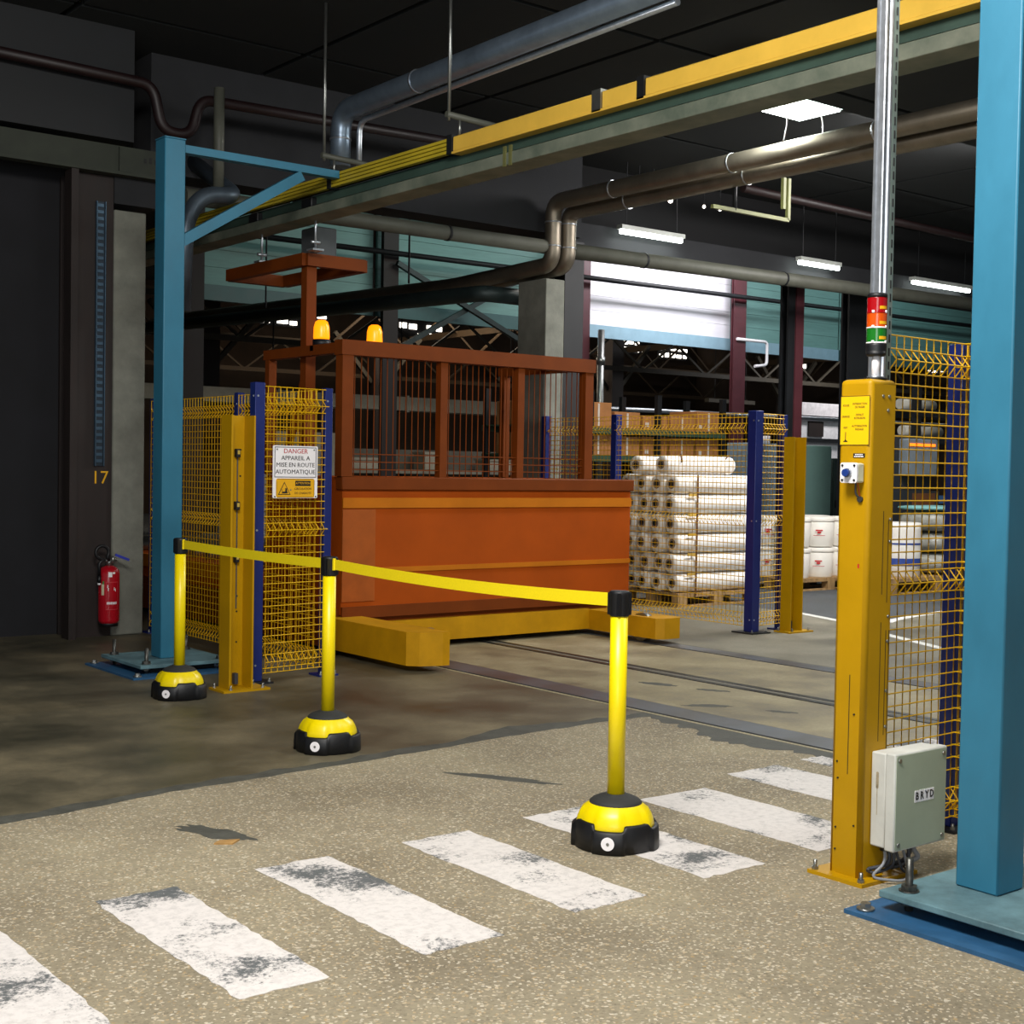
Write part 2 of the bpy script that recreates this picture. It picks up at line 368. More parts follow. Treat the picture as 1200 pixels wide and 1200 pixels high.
# ---------------------------------------------------------------- floor
edge = [(-8, 5.25), (0.5, 5.45), (2.14, 5.636), (2.6, 5.73), (3.18, 5.762), (3.6, 5.79), (3.9, 5.825), (4.3, 5.86), (4.684, 5.905), (5.34, 5.94), (5.77, 5.91)]
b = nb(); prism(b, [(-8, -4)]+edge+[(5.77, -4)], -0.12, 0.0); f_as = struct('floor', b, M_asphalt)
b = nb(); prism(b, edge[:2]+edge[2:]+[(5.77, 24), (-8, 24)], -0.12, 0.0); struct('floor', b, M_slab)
b = nb(); box(b, 6.08, 8.1, -4, 24, -0.12, 0.0); struct('floor', b, M_track)
b = nb(); box(b, 8.32, 40, -4, 40, -0.12, 0.0); struct('floor', b, M_farfloor)
b = nb(); prism(b, [(11.2, 40), (11.3, 9.5), (11.05, 8.75), (11.0, 8.2), (11.48, 8.42), (12.1, 8.6), (14, 8.9), (40, 10.5), (40, 40)], 0.0, 0.0008); struct('floor', b, ground_mat('far_asphalt', '#44484a', '#52565a', '#383c3e', rough=0.7, mottle=0.8, bump=0.1))
b = nb(); box(b, -8, 8.32, 24, 40, -0.12, 0.0); struct('floor', b, M_farfloor)
# tar filled joint between the two floors, built proud by a millimetre
b = nb(); lo = []; hi = []
for i in range(80):
    x = -1+i*6.74/79
    for (ax, ay), (bx_, by_) in zip(edge, edge[1:]):
        if ax <= x <= bx_: y = ay+(by_-ay)*(x-ax)/(bx_-ax)
    w = 0.035+0.05*random.random()+(0.12*math.exp(-((x-4.75)/0.3)**2))
    lo.append((x, y-0.03-0.02*random.random())); hi.append((x, y+w))
prism(b, lo+hi[::-1], 0.0, 0.0012); struct('trim_1', b, M_tar)
lo = []; hi = []
for i in range(70):
    y = 3.0+i*3.0/69; k = .05+.09*random.random()+.16*math.exp(-((y-5.1)/.35)**2)
    lo.append((5.768-k, y)); hi.append((5.768, y))
b = nb(); prism(b, lo+hi[::-1], 0.0, 0.0011); struct('trim_2', b, M_tar)
# rails let into the floor
def rail(label, x0, x1, parts):
    t = thing('floor_rail', label, 'rail', ((x0+x1)/2, 4, -0.06))
    for nm, a, c, z, m in parts: bx(nm, m, t, a, c, -4, 24, -0.06, z)
rail('wide flat worn steel rail, nearest of the three in the floor', 5.77, 6.08, [('rail_head', 5.83, 6.07, 0.002, RAILS), ('groove_liner', 5.8, 5.83, -0.006, M_tar), ('edge_angle', 5.77, 5.8, 0.002, mat('edge_angle', '#9a9070', 0.6)), ('joint_strip', 6.07, 6.08, -.003, M_tar)])
t = thing('floor_rail', 'narrow dark double-slotted conductor rail, middle one in the floor', 'rail', (7.06, 4, 0))
bx('rail_strip', RAILD, t, 6.95, 7.0, -4, 24, 0, 0.003); bx('rail_strip', RAILD, t, 7.06, 7.11, -4, 24, 0, 0.003); bx('slot', MATS['machine_dark'] if 'machine_dark' in MATS else mat('slot_floor', '#6b675a', 0.7), t, 7.0, 7.06, -4, 24, 0, 0.001); bx('slot_edge', GROOVE, t, 6.94, 6.95, -4, 24, 0, 0.0015); bx('slot_edge', GROOVE, t, 7.11, 7.12, -4, 24, 0, 0.0015)
rail('flat grey steel rail farthest across the track', 8.1, 8.32, [('rail_head', 8.12, 8.3, 0.002, RAILS), ('groove_liner', 8.1, 8.12, -0.004, M_tar), ('edge_angle', 8.3, 8.32, 0.001, M_tar)])
# zebra stripes
def stripe(x0, x1, y0, y1, label):
    b = nb(); pts = []
    n = 26
    for i in range(n+1): pts.append((x0+random.uniform(-.006, .006), y0+(y1-y0)*i/n))
    for i in range(9): pts.append((x0+(x1-x0)*(i+.5)/9, y1+random.uniform(-.008, .008)))
    for i in range(n+1): pts.append((x1+random.uniform(-.006, .006), y1-(y1-y0)*i/n))
    for i in range(9): pts.append((x1-(x1-x0)*(i+.5)/9, y0+random.uniform(-.008, .008)))
    prism(b, pts, 0.0, 0.0015); tag(obj('crossing_stripe', b, M_paint), label, 'floor marking', 'painted crossing stripes')
for x0, x1, y0, y1, l in ((1.08, 1.39, 3.36, 4.39, 'worn white crossing stripe at the far left end, mostly outside the photo'),
    (1.73, 2.02, 3.36, 4.39, 'white crossing stripe with a big dark scuff, at the lower left'),
    (2.34, 2.64, 3.35, 4.42, 'worn white crossing stripe, second from the left in the photo'),
    (2.965, 3.285, 3.385, 4.415, 'cleanest white crossing stripe, just left of the nearest barrier post'),
    (3.6, 3.92, 3.41, 4.45, 'worn white crossing stripe under the nearest barrier post'),
    (4.22, 4.63, 3.4, 4.4, 'scuffed white crossing stripe that runs up to the foot of the yellow column'),
    (4.93, 5.3, 3.4, 4.54, 'white crossing stripe partly hidden behind the yellow column'),
    (5.5, 5.66, 3.6, 4.56, 'farthest white crossing stripe beside the near flat rail'),
    (6.18, 6.55, 3.4, 4.56, 'white crossing stripe seen through the wire fence above the grey box')):
    stripe(x0, x1, y0, y1, l)
def blob(cx, cy_, lx, ly, ang, label, seed, m=None):
    rnd = random.Random(seed); pts = []
    for i in range(28):
        a = 2*math.pi*i/28; k = 0.75+0.4*rnd.random()
        x, y = lx*k*math.cos(a), ly*k*math.sin(a)
        pts.append((cx+x*math.cos(ang)-y*math.sin(ang), cy_+x*math.sin(ang)+y*math.cos(ang)))
    b = nb(); prism(b, pts, 0.0, 0.001); tag(obj('tar_patch', b, m or M_tar), label, 'patch')
blob(2.44, 4.95, .2, .065, R(-70), 'dark tar patch on the asphalt left of the stripes', 1)
blob(3.97, 5.08, .27, .045, R(-60), 'long thin dark tar patch between middle and near barrier posts', 2)
blob(6.75, 6.35, .12, .035, R(-60), 'small dark patch beside the middle slotted rail', 3)
blob(6.28, 5.95, .16, .045, R(-40), 'dark patch between the near and the middle rail', 4)
blob(6.5, 5.55, .1, .03, R(-60), 'small dark smear between the near and middle rail, by the yellow column', 5)
blob(6.62, 6.75, .05, .14, R(20), 'dark smear touching the middle slotted rail on its near side', 6)
b = nb(); prism(b, [(2.36, 4.80), (2.40, 4.83), (2.47, 4.80), (2.42, 4.76)], 0.0, 0.006); tag(obj('leaf', b, LEAF), 'dry curled brown leaf lying on the asphalt beside a tar patch', 'leaf')
def road_line(pts, w, label):
    L_ = []; R_ = []
    for i, p in enumerate(pts):
        a = Vector(pts[max(i-1, 0)]); c = Vector(pts[min(i+1, len(pts)-1)]); d = (c-a).normalized(); n = Vector((-d.y, d.x))
        L_.append(tuple(Vector(p)+n*w/2)); R_.append(tuple(Vector(p)-n*w/2))
    b = nb(); prism(b, L_+R_[::-1], 0, 0.0015); tag(obj('floor_line', b, ROADW), label, 'floor marking')
road_line([(11.3, 9.5), (11.1, 8.9), (11.0, 8.6)], .1, 'white floor line between the far yellow post and the yellow column')
road_line([(10.6, 7.95), (10.44, 7.65), (10.07, 6.85), (9.9, 6.2)], .1, 'white floor line seen through the near fence, the lower one there')
road_line([(11.36, 8.37), (11.6, 8.47), (12.1, 8.6), (12.8, 8.72), (14, 8.9)], .1, 'white floor line running away behind the fence, the upper one there')

# ---------------------------------------------------------------- hall shell
b = nb()
for i in range(-4, 20):
    for j in range(-2, 6):
        x0, y0 = i*2.0, j*2.3
        box(b, x0+.03, x0+1.97, y0-.9+.03, y0+1.4-.03, 5.0, 5.06)
c_ = obj('ceiling', b, CEIL); c_['kind'] = 'structure'
b = nb(); box(b, -8, 40, -5.6, 12.6, 5.07, 5.15); struct('ceiling', b, CEILJ)
b = nb(); box(b, 3.5, 40, 12.2, 40, 6.6, 6.75); struct('ceiling', b, CEILJ)
b = nb(); box(b, -8, 4.2, 11.45, 11.75, 0, 5.07); struct('wall_left', b, DARKW)
b = nb(); box(b, 3.5, 40, 37, 37.3, 0, 6.6); struct('wall_back', b, FARW)
b = nb(); box(b, 38, 38.3, 12, 37, 0, 6.6); struct('wall_right', b, FARW)
b = nb(); box(b, 3.2, 3.5, 11.75, 37.3, 0, 6.7); struct('wall_side', b, FARW)
# concrete lintel over the line of columns
b = nb(); box(b, 4.95, 9.9, 11.42, 11.8, 3.98, 5.07); tag(obj('lintel_beam', b, CONCD), 'deep grey concrete lintel above the pipe, left of the silver elbows', 'beam')
b = nb(); box(b, 9.9, 40, 11.9, 12.2, 3.95, 4.26); tag(obj('lintel_beam', b, CONCD), 'shallow grey concrete beam under the row of tube lamps', 'beam')
b = nb(); box(b, 9.9, 40, 12.22, 12.4, 4.2, 5.07); struct('wall_dark_fill', b, mat('dark_fill_black', '#0b0b0d', 0.95, var=0.2, scale=2))  # black sheet added to stand in for the darkness above the beam
t = thing('wall_beam', 'grey riveted beam with a painted mark at upper left', 'beam', (3.5, 11.0, 3.86))
WB = mat('wall_beam_paint', '#34382f', 0.8, var=0.15)
bx('beam_web', WB, t, -2, 4.98, 11.02, 11.1, 3.84, 4.06); bx('lower_flange', WB, t, -2, 4.98, 10.98, 11.1, 3.82, 3.845); bx('splice_plate', WB, t, 4.5, 4.62, 11.0, 11.02, 3.85, 4.05)
for k in range(5): bx('painted_mark', INK, t, 4.72+.045*k, 4.745+.045*k, 11.017, 11.02, 3.95, 3.95+(.05 if k % 2 else .038))
b = nb(); box(b, -2, 4.6, 10.95, 11.4, 4.09, 5.0); tag(obj('ceiling_duct', b, BLACKM), 'black boxed duct in the dark top left corner', 'duct')

# ---------------------------------------------------------------- columns
t = thing('steel_column', 'dark brown steel column with a cable tray and a yellow 17', 'column', (4.35, 11.15, 0))
bx('flange', BROWN, t, 4.16, 4.5, 11.12, 11.15, 0, 3.82); bx('web', BROWN, t, 4.32, 4.34, 11.15, 11.4, 0, 3.82); bx('flange', BROWN, t, 4.16, 4.5, 11.4, 11.43, 0, 3.82); bx('edge_strip', BROWN, t, 4.1, 4.16, 11.0, 11.15, 0, 3.82)
text('number', '17', .15, Y_SIGN, t, (4.40, 11.118, 1.32), (1, 0, 0))
t2 = thing('cable_tray', 'slotted blue-grey cable tray running up the brown column', 'tray', (4.385, 11.1, 1.42))
GT = mat('tray_zinc', '#4a6276', 0.4, 0.6, var=0.1)
bx('tray_side', GT, t2, 4.345, 4.352, 11.085, 11.118, 1.42, 3.6); bx('tray_side', GT, t2, 4.418, 4.425, 11.085, 11.118, 1.42, 3.6); bx('tray_base', mat('tray_dark', '#2c3844', 0.5, 0.4), t2, 4.352, 4.418, 11.108, 11.118, 1.42, 3.6)
b = nb()
for k in range(40): box(b, 4.36, 4.41, 11.1, 11.108, 1.45+k*.054, 1.475+k*.054)
o = obj('tray_rungs', b, GT, t2); o['kind'] = 'stuff'
b = nb(); box(b, 4.5, 4.78, 11.1, 11.42, 0, 3.55, bev=.012); tag(obj('concrete_pillar', b, CONC), 'pale grey concrete pillar beside the fire extinguisher', 'column')
b = nb(); box(b, 4.5, 4.9, 11.1, 11.42, 3.6, 3.82); tag(obj('bearing_block', b, CONCD), 'dark concrete block on top of the pale pillar', 'beam')
b = nb(); box(b, 9.42, 9.68, 11.42, 11.9, 0, 3.5, bev=.01); tag(obj('concrete_column', b, CONC), 'grey concrete column behind the orange machine under the silver elbows', 'column')
def hcol(name, label, x0, x1, y0, y1, z1, m):
    t = thing(name, label, 'column', ((x0+x1)/2, (y0+y1)/2, 0))
    bx('flange', m, t, x0, x1, y0, y0+.03, 0, z1); bx('flange', m, t, x0, x1, y1-.03, y1, 0, z1); bx('web', m, t, (x0+x1)/2-.015, (x0+x1)/2+.015, y0+.03, y1-.03, 0, z1); return t
hcol('steel_column', 'black steel column just right of the concrete column behind the machine', 9.75, 10.02, 11.5, 11.85, 3.95, BLACKM)
t = hcol('steel_column', 'black steel column with a maroon edge behind the far yellow post', 14.54, 14.84, 12.45, 12.6, 4.26, BLACKM)
bx('maroon_cover', MAROON, t, 14.68, 14.84, 12.43, 12.45, 0, 4.26)
hcol('steel_column', 'broad black steel column right behind the white tubs', 15.84, 16.34, 12.45, 12.6, 4.26, BLACKM)
hcol('door_post', 'maroon steel post at the left edge of the bright white panel', 18.2, 18.57, 21.1, 21.2, 6.6, MAROON)
hcol('door_post', 'maroon steel post at the right edge of the bright white panel', 22.83, 23.22, 21.1, 21.2, 6.6, MAROON)
hcol('door_post', 'dark maroon post at the left edge of the teal cladding', 9.73, 10.1, 21.1, 21.2, 6.6, MATS['brown_steel'])
hcol('door_post', 'dark maroon post crossing the teal cladding left of the diagonal braces', 13.6, 13.92, 21.1, 21.2, 6.6, MATS['brown_steel'])
# cladding above the doorways
for k, (x0, x1, wm, sm, l) in enumerate(((10.1, 13.6, PANELT, STRIPT, 'dim teal cladding panel above the doorway at left'),
    (13.7, 18.5, PANELT, STRIPT, 'teal cladding panel behind the crossed diagonal braces'),
    (18.55, 23.1, PANELW, STRIP, 'bright white cladding panel above the doorway in the middle'),
    (23.15, 26.9, PANELT, STRIP, 'pale cladding panel right of the bright white one'),
    (26.95, 37.9, PANELT, STRIPT, 'pale teal cladding panel seen through the near wire fence'))):
    t = thing('cladding_panel', l, 'panel', ((x0+x1)/2, 21.5, 4.2))
    bx('bottom_strip', sm, t, x0, x1, 21.44, 21.54, 4.2, 4.46)
    z = 4.46; 
    while z < 6.5:
        bx('plank', wm, t, x0, x1, 21.47, 21.53, z+.006, z+.3); z += .3
    bx('backing', DARKW, t, x0, x1, 21.53, 21.56, 4.3, 6.59)
b = nb(); cyl(b, (10.1, 20.9, 5.27), (38, 20.9, 5.4), .05, 8); tag(obj('door_track', b, BLACKM), 'thin black track bar across the top of the cladding panels', 'pipe')
b = nb(); strut(b, (13.8, 21.05, 3.55), (18.3, 21.05, 6.0), .09); tag(obj('diagonal_brace', b, DARKPIPE), 'dark diagonal brace rising to the right over the teal cladding', 'brace')
b = nb(); strut(b, (13.8, 20.97, 5.13), (18.3, 20.97, 3.25), .09); tag(obj('diagonal_brace', b, DARKPIPE), 'dark diagonal brace falling to the right over the teal cladding', 'brace')
t = thing('drain_pipe', 'grey drain pipe beside the left maroon door post', 'pipe', (18.75, 20.95, 0))
cy('pipe', STEEL, t, (18.75, 20.95, 0), (18.75, 20.95, 4.3), .07, 12); cy('collar', STEEL, t, (18.75, 20.95, 3.6), (18.75, 20.95, 3.75), .09, 12); cy('collar', STEEL, t, (18.75, 20.95, 2.6), (18.75, 20.95, 2.75), .09, 12)
b = nb(); tube(b, [(18.4, 21.06, 2.72), (23.1, 21.06, 2.74), (31, 21.06, 2.76)], .045, 8); tag(obj('handrail_pipe', b, GALV), 'thin silver pipe running level across the far doorway', 'pipe')
t = thing('pipe_bracket', 'white bent pipe bracket on the right maroon post', 'bracket', (23.3, 21.0, 4.0))
b = nb(); tube(b, bend([(22.9, 21.07, 4.42), (23.9, 21.07, 4.42), (23.9, 21.07, 3.9), (23.5, 21.07, 3.85)], .1), .035, 8); obj('pipe', b, WHITE, t)

# ---------------------------------------------------------------- pipes and ducts overhead
def pipe_thing(name, label, pts, r, m, rad=.15, collars=(), cm=None, cat='pipe'):
    t = thing(name, label, cat, pts[0])
    b = nb(); tube(b, bend(pts, rad, 8), r, 16); obj('pipe', b, m, t)
    for p, q in collars: cy('collar', cm or GALV, t, p, q, r*1.07, 16)
    return t
pipe_thing('wall_pipe', 'long painted pipe along the concrete lintel, left of the elbows', [(5.2, 11.28, 3.78), (9.32, 11.28, 3.8)], .075, DULLPIPE, collars=[((8.0, 11.28, 3.793), (8.03, 11.28, 3.793))], cm=BLACKM)
pipe_thing('wall_pipe', 'long painted pipe under the concrete beam, right of the elbows', [(9.8, 11.5, 3.84), (24, 11.5, 4.0)], .085, DULLPIPE, collars=[((10.9, 11.5, 3.853), (10.93, 11.5, 3.853)), ((13.3, 11.5, 3.88), (13.33, 11.5, 3.88))], cm=BLACKM)
for x, zp, l1 in ((9.35, 4.27, 'left silver clad pipe of the pair, bending down beside the column'), (9.56, 4.19, 'right silver clad pipe of the pair, bending down beside the column')):
    t = pipe_thing('clad_pipe', l1, [(x, 1.0, zp), (x, 11.24, zp), (x, 11.24, 3.62), (x, 13.0, 3.56), (x, 20.8, 3.74)], .085, LAGG, .16,
        [((x, y, zp), (x, y+.015, zp)) for y in (3.5, 5.4, 7.1, 8.7, 10.3)]+[((x, 11.24, 4.05), (x, 11.24, 4.065)), ((x, 11.24, 3.8), (x, 11.24, 3.815))])
t = thing('return_pipe', 'dark green pipe running away beside the silver pair', 'pipe', (9.05, 16, 3.5))
b = nb(); tube(b, bend([(9.6, 12.05, 3.36), (9.05, 12.05, 3.36), (9.05, 21, 3.6)], .15), .09, 12); obj('pipe', b, DARKPIPE, t)
for y in (13.5, 17, 20): cy('hanger_rod', BLACKM, t, (9.05, y, 3.6), (9.05, y, 6.6), .012, 6)
pipe_thing('round_duct', 'blue-grey duct turning down beside the conductor rail', [(6.3, 4.5, 4.62), (6.3, 10.5, 4.55), (6.3, 10.5, 4.07)], .09, mat('duct_zinc', '#8797a8', 0.35, 0.7, var=0.1), .2, [((6.3, 10.5, 4.3), (6.3, 10.5, 4.315)), ((6.3, 9.3, 4.565), (6.3, 9.32, 4.565))])
pipe_thing('conduit', 'thin silver conduit under the blue-grey duct', [(6.43, 6.5, 4.52), (6.43, 10.4, 4.47), (6.43, 10.4, 3.97)], .025, GALV, .12)
pipe_thing('round_duct', 'dark blue-grey duct with an elbow behind the blue post', [(4.88, 10.6, 2.7), (4.9, 10.6, 3.45), (5.05, 10.6, 3.68), (5.36, 10.6, 3.7), (5.36, 11.44, 4.12)], .07, mat('duct_dull', '#5a6672', 0.4, 0.6, var=0.1), .15)
pipe_thing('down_pipe', 'short grey pipe dropping above the dark elbow', [(5.24, 10.7, 4.6), (5.24, 10.7, 3.74)], .045, DULLPIPE)
pipe_thing('sprinkler_pipe', 'dark red pipe with a deep U-bend at upper left', [(2.5, 10.85, 4.6), (4.72, 10.85, 4.56), (4.8, 10.85, 4.2), (5.06, 10.85, 4.2), (5.14, 10.85, 4.52), (9.0, 10.85, 4.6)], .045, REDPIPE, .12)
pipe_thing('sprinkler_pipe', 'thin dark red pipe crossing under the ceiling at right', [(12.0, 11.0, 4.75), (30.0, 11.6, 4.75)], .05, REDPIPE)
t = thing('pipe_hanger', 'olive frame hung beneath the pair of silver pipes', 'bracket', (10.1, 9.2, 3.9))
for a, c in (((9.3, 8.9, 3.9), (10.35, 8.9, 3.9)), ((10.35, 8.9, 3.9), (10.35, 8.9, 4.3)), ((10.28, 8.9, 4.0), (10.28, 8.9, 4.3))):
    b = nb(); strut(b, a, c, .035); obj('bar', b, CLIPY, t)
cy('stud', BLACKM, t, (9.6, 8.9, 3.9), (9.6, 8.9, 4.2), .02, 8)

# ---------------------------------------------------------------- fluorescent lamps
def lamp(label, x, y, z, lx, ly, wide, power, group=None):
    t = thing('tube_lamp', label, 'lamp', (x, y, z), group)
    b = nb()
    d = Vector((lx, ly, 0)).normalized(); n = Vector((-d.y, d.x, 0)); L_ = Vector((lx, ly, 0)).length
    c = Vector((x, y, z))
    if wide:
        v = [c+d*s*L_/2+n*k*wide/2+Vector((0, 0, .07)) for s in (-1, 1) for k in (-1, 1)]
        a = [bm_v for bm_v in (b.verts.new(v[0]), b.verts.new(v[1]), b.verts.new(v[3]), b.verts.new(v[2]))]
        tq = [b.verts.new(c+d*s*L_/2+n*k*.06+Vector((0, 0, .14))) for s, k in ((-1, -1), (-1, 1), (1, 1), (1, -1))]
        for i in range(4): b.faces.new((a[i], a[(i+1) % 4], tq[(i+1) % 4], tq[i]))
        b.faces.new(tq); obj('reflector', b, REFLC, t)
        bd = nb(); strut(bd, c-d*L_*.49+Vector((0, 0, .062)), c+d*L_*.49+Vector((0, 0, .062)), wide*.92, .012); obj('diffuser', bd, LAMPW, t)
        for k in (-.2, .25):
            bw = nb(); tube(bw, bend([c+d*L_*k+Vector((0, -.2, .06)), c+d*L_*k+Vector((.05, -.22, -.12)), c+d*L_*(k+.12)+Vector((0, -.1, -.3))], .1), .006, 6); obj('flex', bw, MATS['white_plastic'], t)
    else:
        box_c = c+Vector((0, 0, .05)); strut(b, box_c-d*L_/2, box_c+d*L_/2, .09, .05); obj('housing', b, LAMPH, t)
        cy('tube', LAMPW, t, c-d*L_*.48, c+d*L_*.48, .028, 10)
    cy('hanger', BLACKM, t, c-d*L_*.4+Vector((0, 0, .07)), c-d*L_*.4+Vector((0, 0, .55 if z > 4.4 else .9)), .006, 6)
    cy('hanger', BLACKM, t, c+d*L_*.4+Vector((0, 0, .07)), c+d*L_*.4+Vector((0, 0, .55 if z > 4.4 else .9)), .006, 6)
    if power:
        l = area('lamp_light', (x, y, z-.05), (x, y, z-1), L_, .15, power, (.93, 1.0, .96)); l.rotation_euler.z = math.atan2(ly, lx)
    return t
lamp('bright double tube lamp above the silver pipes at upper right', 9.3, 8.1, 4.6, 1.05, 0, .5, 60)
lamp('long bright tube lamp above the beam in the middle', 11.275, 11.75, 4.2, 1.02, 0, 0, 4, 'tube lamps over the far beam')
lamp('short bright tube lamp left of the galvanised pole', 14.3, 11.75, 4.175, .82, 0, 0, 4, 'tube lamps over the far beam')
lamp('bright tube lamp at the right edge above the near fence', 17.0, 11.75, 4.155, 1.4, 0, 0, 4, 'tube lamps over the far beam')

# ---------------------------------------------------------------- barrier posts and belts
def barrier_post():
    t = thing('barrier_post', 'x', 'barrier', (0, 0, 0), 'yellow barrier posts with belts')
    lobe = lambda a: 0.5+0.5*math.tanh(11*math.cos(4*(a-R(38))))
    N = 128; b = nb()
    rings = []
    for zf, rr in ((0.0, -.01), (.03, 0), (.5, 0), (.94, -.003), (1.0, -.01), (1.0, -.03)):
        ring = []
        for k in range(N):
            a = 2*math.pi*k/N; l = lobe(a); top = .108-.02*l; r = .16+.012*l+rr
            ring.append(b.verts.new((r*math.cos(a), r*math.sin(a), zf*top)))
        rings.append(ring)
    for A, B in zip(rings, rings[1:]):
        for k in range(N):
            f = b.faces.new((A[k], A[(k+1) % N], B[(k+1) % N], B[k])); f.smooth = True
    b.faces.new(rings[0][::-1]); b.faces.new(rings[-1])
    obj('base_ring', b, BLACK, t)
    b = nb(); rad = lambda a, r, z: r+(.009*lobe(a) if .07 < z < .16 else 0)
    lathe(b, [(.142, .06), (.143, .09), (.139, .11), (.131, .13), (.119, .15), (.105, .166), (.1, .172)], n=64, rad=rad); obj('dome', b, Y_bright, t)
    b = nb(); lathe(b, [(.103, .165), (.103, .172), (.092, .182), (.07, .192), (.045, .2), (.042, .203)], n=40); obj('collar', b, RUBBER, t)
    cy('tube', Y_bright, t, (0, 0, .19), (0, 0, .905), .034, 28)
    b = nb(); lathe(b, [(.037, .895), (.038, .9), (.038, .972), (.04, .978), (.04, .988), (.036, .992), (.03, .992)], n=28)
    for k in range(4): a = R(45+90*k); box(b, .034*math.cos(a)-.009, .034*math.cos(a)+.009, .034*math.sin(a)-.009, .034*math.sin(a)+.009, .9, .985)
    obj('belt_head', b, BLACK, t)
    # round white disc on the side that faces the crossing
    a = R(218); d = Vector((math.cos(a), math.sin(a), 0)); c = d*.166+Vector((0, 0, .045))
    dk = cy('disc', WHITE, t, c-d*.02, c+d*.006, .0255, 24); dk['label'] = 'round white disc'
    o2 = cy('screw', STEEL, t, c+d*.006, c+d*.008, .006, 10)
    return t
p0 = barrier_post(); p0.location = (3.635, 3.925, 0); p0['label'] = 'nearest yellow barrier post, standing on a white crossing stripe'
dup(p0, (3.632, 6.105, 0), 'middle yellow barrier post, on the dark floor near the tar joint')
p3 = dup(p0, (3.675, 7.975, 0), 'farthest yellow barrier post, beside the blue gantry post')
def belt(p, q, z0, sag, label):
    t = thing('barrier_belt', label, 'belt', ((p[0]+q[0])/2, (p[1]+q[1])/2, .94), 'yellow retractable belts')
    P, Q = Vector((*p, z0)), Vector((*q, z0)); d = (Q-P).normalized(); n = Vector((-d.y, d.x, 0))
    P += d*.042; Q -= d*.042; b = nb(); rows = []
    for i in range(25):
        s = i/24; c = P+(Q-P)*s; zz = -4*sag*s*(1-s)
        rows.append([b.verts.new(c+n*k+Vector((0, 0, zz+h))) for k, h in ((-.0015, -.026), (.0015, -.026), (.0015, .026), (-.0015, .026))])
    for A, B in zip(rows, rows[1:]):
        for k in range(4): b.faces.new((A[k], A[(k+1) % 4], B[(k+1) % 4], B[k]))
    b.faces.new(rows[0][::-1]); b.faces.new(rows[-1]); obj('webbing', b, Y_belt, t)
    b = nb(); strut(b, Q-d*.012, Q+d*.006, .012, .06); obj('end_clip', b, BLACK, t)
    b = nb(); strut(b, P-d*.006, P+d*.008, .012, .06); obj('end_clip', b, Y_belt, t)
belt((3.675, 7.975), (3.632, 6.105), .955, .008, 'yellow belt stretched between the farthest and the middle barrier post')
belt((3.632, 6.105), (3.635, 3.925), .955, .02, 'yellow belt stretched between the middle and the nearest barrier post')

# ---------------------------------------------------------------- blue gantry posts
def gantry(name, label, y, dy=0.0):
    t = thing(name, label, 'gantry', (4.12, y, 0))
    b = nb(); box(b, 4.045, 4.2, y-.08, y+.08, .08, 3.72, bev=.006, seg=1); obj('post', b, B_teal, t)
    bx('cap', B_teal, t, 4.043, 4.202, y-.082, y+.082, 3.72, 3.728)
    bx('base_plate', B_plate, t, 3.79, 4.48, y-.34+dy, y+.36+dy, .055, .08, .004, 1)
    bx('levelling_plate', B_plate2, t, 3.70, 4.56, y-.43+dy, y+.43+dy, 0, .014)
    for x in (3.86, 4.41):
        for yy in (y-.27+dy, y+.29+dy):
            bo = nb(); cyl(bo, (x, yy, 0), (x, yy, .19), .013, 10); cyl(bo, (x, yy, .08), (x, yy, .1), .028, 6); cyl(bo, (x, yy, .036), (x, yy, .055), .028, 6); cyl(bo, (x, yy, .08), (x, yy, .084), .034, 12); obj('anchor_bolt', bo, mat('dark_bolt', '#5a5a56', 0.4, 0.8, var=0.2, scale=60), t)
    for x in (3.75, 4.51):
        for yy in (y-.38+dy, y+.38+dy):
            bo = nb(); cyl(bo, (x, yy, .014), (x, yy, .022), .03, 12); cyl(bo, (x, yy, .022), (x, yy, .038), .018, 6); obj('floor_bolt', bo, STEEL, t)
    bx('packing', BLACKM, t, 3.9, 4.38, y-.24+dy, y+.26+dy, .014, .055)
    bx('arm', B_teal, t, 4.2, 5.478, y-.03, y+.05, 3.645, 3.7)
    bo = nb(); strut(bo, (4.2, y, 3.02), (5.16, y, 3.62), .07, .075); obj('brace', bo, B_teal, t)
    return t
g0 = gantry('gantry_post', 'tall blue steel gantry post with a braced arm, at left', 9.17)
gantry('gantry_post', 'blue gantry post with a bolted double base plate, at lower right', 2.6, -.16)

# ---------------------------------------------------------------- conductor rail and runway beam
t = thing('conductor_rail', 'long yellow conductor rail high above the track', 'rail', (5.52, 6, 3.57))
ys = [1.0, 5.72, 5.9, 6.25, 7.72]
for a, c in ((1.0, 5.8), (5.86, 6.17), (6.25, 7.68)): bx('cover', Y_rail, t, 5.49, 5.56, a, c, 3.6, 3.705, .006, 1)
for k in range(4): bx('conductor_bar', Y_bar, t, 5.49, 5.56, 7.74, 13.5, 3.6+.027*k, 3.62+.027*k)
bx('bar_backing', mat('bar_backing', '#5b5630', 0.7), t, 5.53, 5.56, 7.74, 13.5, 3.6, 3.70)
for a, c in ((5.8, 5.86), (6.17, 6.25), (7.68, 7.74), (9.28, 9.33)):
    bx('clamp', BLACKM if c-a < .07 else STEEL, t, 5.48, 5.57, a, c, 3.59, 3.72)
bx('lower_lip', Y_rail, t, 5.48, 5.57, 1.0, 7.68, 3.585, 3.6)
t = thing('runway_beam', 'weathered grey runway beam below the yellow conductor rail', 'beam', (5.6, 6, 3.42))
